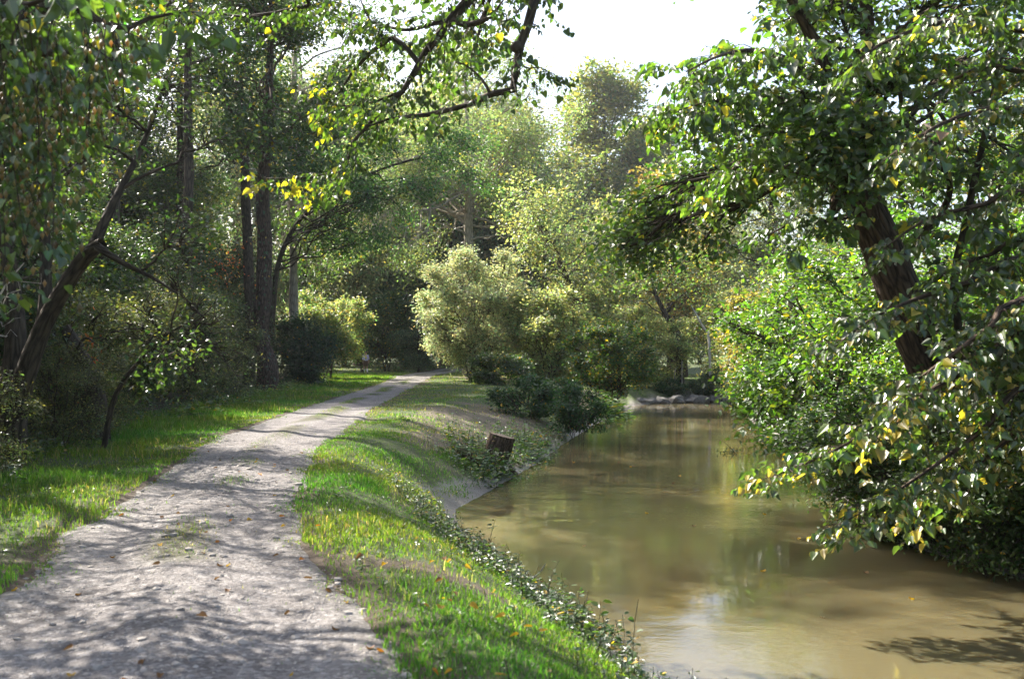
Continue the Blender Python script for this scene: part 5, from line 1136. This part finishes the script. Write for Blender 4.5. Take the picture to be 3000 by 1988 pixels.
for k in range(4):
    t2 = Tubes(); a = sb + UP * .12 + np.array([math.cos(k * 1.6) * .25, math.sin(k * 1.6) * .2, 0]); e = a + np.array([math.cos(k * 1.6) * .45, math.sin(k * 1.6) * .4, -.4])
    t2.add(bez(a, e, UP * .1, .09, .02, 8, rng), 7, .08, k); obj('root', t2.mesh('root', M_STUMP, sb), sto)
lg0 = P(1345, 1345, 20.6); lg0[2] = hz(lg0[0], lg0[1]) + .1; l1 = P(1400, 1352, 20.4); l1[2] = hz(l1[0], l1[1]) + .07
lo = thing('log', 'short dark log lying beside the stump', 'log', lg0); tb = Tubes(); tb.add(trunk_line([(*lg0, .09), (*((lg0 + l1) / 2 + UP * .02), .1), (*l1, .08)], 10), 14, .07, 4, cap=True); obj('trunk', tb.mesh('trunk', M_STUMP, lg0), lo)

BL_ = ['large grey boulder at the water edge below the far bank', 'broad flat boulder beside the largest one at the far bank', 'small dark boulder between the larger ones at the far bank', 'pale boulder half in the water at the far bank', 'rounded boulder under the dark leafy mound', 'low boulder nearest the bank bush', 'low grey boulder at the far end of the boulder row']
for k, (u, v, d, r) in enumerate(((2050, 1160, 52.8, .75), (1985, 1165, 52.3, .6), (1945, 1165, 52.2, .4), (1900, 1166, 51.6, .5), (2095, 1160, 53.4, .55), (1870, 1168, 50.8, .42), (2135, 1164, 53.6, .5))):
    p = P(u, v, d); o = obj('boulder', stone_mesh(200 + k, 1, 2, .66, M_ROCK, .085), None, (p[0], p[1] + .25, WZ + r * .12)); o.scale = (r * (.75 + .12 * (k % 4)), r * .8, r * (.7 + .15 * (k % 3))); o.rotation_euler = (0, 0, k * 1.3); tag(o, BL_[k], 'boulder')
    g = np.random.default_rng(300 + k); me = o.data
    for vtx in me.vertices:
        q = vtx.co; q *= 1 + .16 * math.sin(q.x * 3 + k) * math.cos(q.y * 4 + q.z * 3 + k)
db0 = np.array([P(2082, 1000, 55)[0], 55.0, 0]); db0[2] = hz(db0[0], db0[1])
dbr = thing('dead_branch', 'bleached white dead branch sticking up above the boulders at the river bend', 'branch', db0); tb = Tubes()
tb.add(trunk_line([(*db0, .075), (*P(2078, 1010, 55), .075), (*P(2072, 975, 55), .065), (*P(2058, 955, 55), .055), (*P(2045, 930, 55), .045), (*P(2035, 912, 55), .035), (*P(2025, 893, 55), .012)], 18), 8, .12, 3)
for a, b in (((2050, 940), (2065, 925)), ((2040, 920), (2028, 925)), ((2070, 970), (2090, 955))): tb.add(bez(P(*a, 55), P(*b, 55), np.zeros(3), .015, .006, 5, rng), 5)
obj('branch', tb.mesh('branch', M_DEADWOOD, db0), dbr)
sk0 = np.array([P(1998, 1090, 56)[0], 56.5, 0]); sk0[2] = hz(sk0[0], sk0[1])
tall_trunk(130, 'river_bend_tree', 'dark trunked tree at the river bend above the boulders', [(*sk0, .26), (*P(1990, 1040, 56), .22), (*P(1985, 980, 56), .19), (*P(1950, 920, 56), .15), (*P(1920, 860, 56), .1), (*P(1900, 780, 56), .04)], px_lobes(np.random.default_rng(5), [(1900, 800, 56, 45), (1980, 830, 56, 50), (2060, 850, 56, 50), (1850, 860, 55, 45), (1940, 740, 57, 50), (2030, 760, 57, 50), (2110, 800, 57, 45), (1800, 790, 57, 45)]), 16, 22, .35, .18, G_LIGHT, M_BARK_DARK, yellow=.1, ycol=(.3, .22, .05), t_min=.3)
for k, (u, lab) in enumerate(((1998, 'pale wooden stake standing against the trunk at the river bend'), (1976, 'thin leaning stake beside the trunk at the river bend'))):
    p = P(u, 1085, 54.6); p[2] = hz(p[0], p[1]); o = thing('stake', lab, 'stake', p); tb = Tubes(); tb.add(np.array([[*p - UP * .2, .035], [*(p + UP * .8), .035], [*(p + np.array([.1 if k else 0, 0, 1.5 - k * .4])), .025]]), 7, .05, k, cap=True); obj('pole', tb.mesh('pole', M_BARK_PALE, p), o)
tk0 = np.array([P(1545, 1690, 11.5)[0] - .1, 11.3, 0]); tk0[2] = hz(tk0[0], tk0[1])
tk = thing('dry_stick', 'pale dry stick poking out of the bank weeds', 'stick', tk0); tb = Tubes(); tb.add(trunk_line([(*tk0, .009), (*P(1572, 1685, 11.2), .008), (*P(1598, 1650, 11.1), .004)], 7), 6, .1); obj('stem', tb.mesh('stem', M_DEADWOOD, tk0), tk)
fb0 = P(2145, 1322, 26); fb0[2] = WZ
fw = thing('snagged_branch', 'small leafy branch snagged in the middle of the river', 'branch', fb0); tb = Tubes(); tb.add(trunk_line([(*(fb0 - UP * .1 + np.array([.15, 0, 0])), .012), (*(fb0 + UP * .1), .01), (*(fb0 + np.array([-.25, 0, .32])), .004)], 7), 5); obj('stem', tb.mesh('stem', M_BARK_DARK, fb0), fw)
n = 60; c = fb0 + np.random.default_rng(6).normal(size=(n, 3)) * np.array([.16, .1, .03]) + UP * .06
obj('foliage', leaves_mesh('foliage', c, rng.normal(size=(n, 3)), UP + rng.normal(0, .4, (n, 3)), .07 + 0 * c[:, 0], leaf_cols(rng, n, G_DARK), T_OVAL, M_LEAF, fb0), fw, kind='stuff')

# ------------------------------------------------------------------ walker and dog
def skin(name, chains, mat, sub=2, root=0):
    """chains: list of lists of (x, y, z, r); equal points are merged so that the surface is continuous"""
    key = {}; vs = []; rs_ = []; es = []
    for ch in chains:
        prev = None
        for (x, y, z, r) in ch:
            k = (round(x, 4), round(y, 4), round(z, 4))
            if k not in key: key[k] = len(vs); vs.append((x, y, z)); rs_.append(r)
            if prev is not None and prev != key[k]: es.append((prev, key[k]))
            prev = key[k]
    me = bpy.data.meshes.new(name); me.from_pydata(vs, es, []); o = bpy.data.objects.new(name, me); COL.objects.link(o)
    o.modifiers.new('skin', 'SKIN'); o.modifiers.new('sub', 'SUBSURF').levels = sub
    for i, r in enumerate(rs_):
        rr = r if hasattr(r, '__len__') else (r, r); me.skin_vertices[0].data[i].radius = rr
    me.skin_vertices[0].data[root].use_root = True
    dg = bpy.context.evaluated_depsgraph_get(); ev = o.evaluated_get(dg); m2 = bpy.data.meshes.new_from_object(ev)
    bpy.data.objects.remove(o); m2.materials.clear(); m2.materials.append(mat)
    for p in m2.polygons: p.use_smooth = True
    return m2
M_SKIN = plain_mat('skin', (.42, .26, .19), .6, .08); M_SHIRT = plain_mat('lavender_shirt', (.66, .62, .88), .9, .06, 12)
M_SHORTS = plain_mat('brown_shorts', (.16, .10, .08), .9, .15); M_SOCK = plain_mat('white_socks', (.75, .74, .76), .9, .05); M_SHOE = plain_mat('dark_shoes', (.03, .028, .03), .6, .2)
M_CAP = plain_mat('dark_cap', (.05, .05, .09), .9, .15); M_BRACE = plain_mat('grey_braces', (.22, .2, .3), .8, .1); M_DOG = plain_mat('black_fur', (.012, .011, .011), .8, .3, 60)
pw = (-11.25, 76.6); pz = .03
# walking away from the camera (towards +y): left leg forward, right leg pushing off
pel = (0, 0, .95, .13); hipL = (-.09, 0, .9, .095); hipR = (.09, 0, .9, .095)
kL = (-.09, .14, .50, .06); aL = (-.09, .20, .09, .042); tL = (-.10, .36, .035, .035); kR = (.09, -.02, .49, .06); aR = (.09, -.22, .12, .042); tR = (.10, -.10, .035, .035)
cal = lambda k, a, s: (k[0] * .55 + a[0] * .45, k[1] * .55 + a[1] * .45 - .02, k[2] * .55 + a[2] * .45, .056)
torso = [pel, (0, .01, 1.10, (.145, .115)), (0, .02, 1.30, (.165, .12)), (0, .02, 1.42, (.12, .09)), (0, .035, 1.50, .055), (0, .05, 1.56, .075), (0, .055, 1.64, (.088, .10)), (0, .05, 1.71, (.07, .08))]
sh = (0, .02, 1.42, (.12, .09)); shL = (-.17, .02, 1.41, .065); shR = (.17, .02, 1.41, .065)
eL = (-.24, -.08, 1.14, .045); wL = (-.22, .02, .90, .03); eR = (.24, .06, 1.14, .045); wR = (.25, .14, .91, .03)
def hand(w, s):
    p = (w[0], w[1] + .015, w[2] - .06, (.018, .032)); ch = [[w, p]]
    for i, (dy, l) in enumerate(((-.028, .066), (-.009, .078), (.010, .074), (.028, .058))):
        ch.append([p, (w[0] - s * .004, w[1] + .015 + dy, w[2] - .06 - l * .55, .009), (w[0] - s * .016, w[1] + .02 + dy, w[2] - .06 - l, .0075)])
    ch.append([p, (w[0] - s * .01, w[1] + .055, w[2] - .065, .010), (w[0] - s * .018, w[1] + .068, w[2] - .095, .008)])
    return ch
body = [torso, [pel, hipL, kL, cal(kL, aL, -1), aL, tL], [pel, hipR, kR, cal(kR, aR, 1), aR, tR], [sh, shL, eL, wL], [sh, shR, eR, wR]] + hand(wL, -1) + hand(wR, 1) + [[(0, .05, 1.56, .075), (0, .13, 1.6, .02)]]
per = obj('person', skin('person', body, M_SKIN), None, (pw[0], pw[1], pz)); per.rotation_euler = (0, 0, .35)
tag(per, 'walker seen from behind in a lavender shirt, brown shorts, white socks and dark cap', 'person')
g = lambda p, k: (p[0], p[1], p[2], tuple(np.array(p[3]) * np.ones(2) * k))
shirt = obj('shirt', skin('shirt', [[(0, 0, .86, (.16, .13)), (0, .01, 1.05, (.172, .14)), (0, .02, 1.30, (.18, .135)), (0, .02, 1.42, (.14, .105)), (0, .03, 1.47, .07)], [(0, .02, 1.42, (.14, .105)), g(shL, 1.2), g(eL, 1.35), (-.235, -.055, 1.08, .055)], [(0, .02, 1.42, (.14, .105)), g(shR, 1.2), g(eR, 1.35), (.245, .08, 1.08, .055)]], M_SHIRT), per)
obj('shorts', skin('shorts', [[(0, 0, 1.08, (.165, .14)), g(pel, 1.2), g(hipL, 1.2), (-.09, .12, .56, .085)], [g(pel, 1.15), g(hipR, 1.2), (.09, -.01, .55, .085)]], M_SHORTS), per)
for s_, k_, a_ in ((-1, kL, aL), (1, kR, aR)):
    c_ = cal(k_, a_, s_); obj('sock', skin('sock', [[(k_[0] * .8 + a_[0] * .2, k_[1] * .8 + a_[1] * .2 - .01, k_[2] * .8 + a_[2] * .2, .062), g(c_, 1.12), g(a_, 1.2)]], M_SOCK), per)
for a_, t_ in ((aL, tL), (aR, tR)): obj('shoe', skin('shoe', [[(a_[0], a_[1] - .03, a_[2] - .02, .055), (a_[0], a_[1] + .04, max(.045, a_[2] - .04), .055), g(t_, 1.25)]], M_SHOE), per)
obj('cap', skin('cap', [[(0, .05, 1.665, (.105, .115)), (0, .05, 1.74, (.085, .095)), (0, .05, 1.77, (.03, .03))], [(0, .05, 1.665, (.105, .115)), (0, .17, 1.675, (.06, .015))]], M_CAP), per)
tb = Tubes()
for s_ in (-1, 1): tb.add(smooth_line([(s_ * .02, -.135, 1.16, .014), (s_ * .06, -.13, 1.3, .014), (s_ * .085, -.07, 1.46, .014), (s_ * .085, .02, 1.49, .014)], 8), 5)
tb.add(smooth_line([(0, -.13, .98, .016), (0, -.14, 1.08, .016), (0, -.137, 1.17, .016)], 5), 5); obj('braces', tb.mesh('braces', M_BRACE), shirt)
# dog walking away at the walker's side
dch = [[(0, -.26, .40, .085), (0, -.1, .40, .095), (0, .1, .39, .115), (0, .24, .42, .11), (0, .34, .52, .075), (0, .40, .60, .08), (0, .50, .58, .05), (0, .56, .56, .035)], [(0, -.26, .40, .085), (0, -.36, .46, .025), (0, -.42, .56, .018)]]
for s_ in (-1, 1):
    fy = .06 * s_
    dch.append([(0, .24, .42, .11), (s_ * .07, .24, .30, .05), (s_ * .07, .24 + fy, .15, .03), (s_ * .07, .25 + fy, .02, .026)])
    dch.append([(0, -.26, .40, .085), (s_ * .07, -.22, .30, .065), (s_ * .07, -.33 - fy, .17, .03), (s_ * .07, -.30 - fy, .02, .026)])
    dch.append([(0, .40, .60, .08), (s_ * .06, .38, .66, .025), (s_ * .075, .37, .60, .012)])
dog = obj('dog', skin('dog', dch, M_DOG), None, (pw[0] - .3, pw[1] + .15, pz - .01)); dog.scale = (.72,) * 3; dog.rotation_euler = (0, 0, .45); tag(dog, 'small black dog walking beside the walker on the side path', 'dog')

# ------------------------------------------------------------------ thin autumn haze
def haze_box():
    m, nt, nd, lk, out = new_mat('haze')
    pv = N(nd, 'ShaderNodeVolumePrincipled', Density=HAZE, Anisotropy=0.55); pv.inputs['Color'].default_value = (.93, .95, 1, 1)
    lk.new(pv.outputs[0], out.inputs['Volume'])
    lo, hi = (-110, -30, -3), (110, 160, 46)
    V = [(x, y, z) for z in (lo[2], hi[2]) for y in (lo[1], hi[1]) for x in (lo[0], hi[0])]
    me = make_mesh('haze', V, [np.array([[0, 2, 3, 1], [4, 5, 7, 6], [0, 1, 5, 4], [2, 6, 7, 3], [0, 4, 6, 2], [1, 3, 7, 5]])], m)
    tag(obj('haze', me), 'thin pale haze hanging over the river and the trees', 'haze', kind='stuff')
HAZE = 0.00024
haze_box()
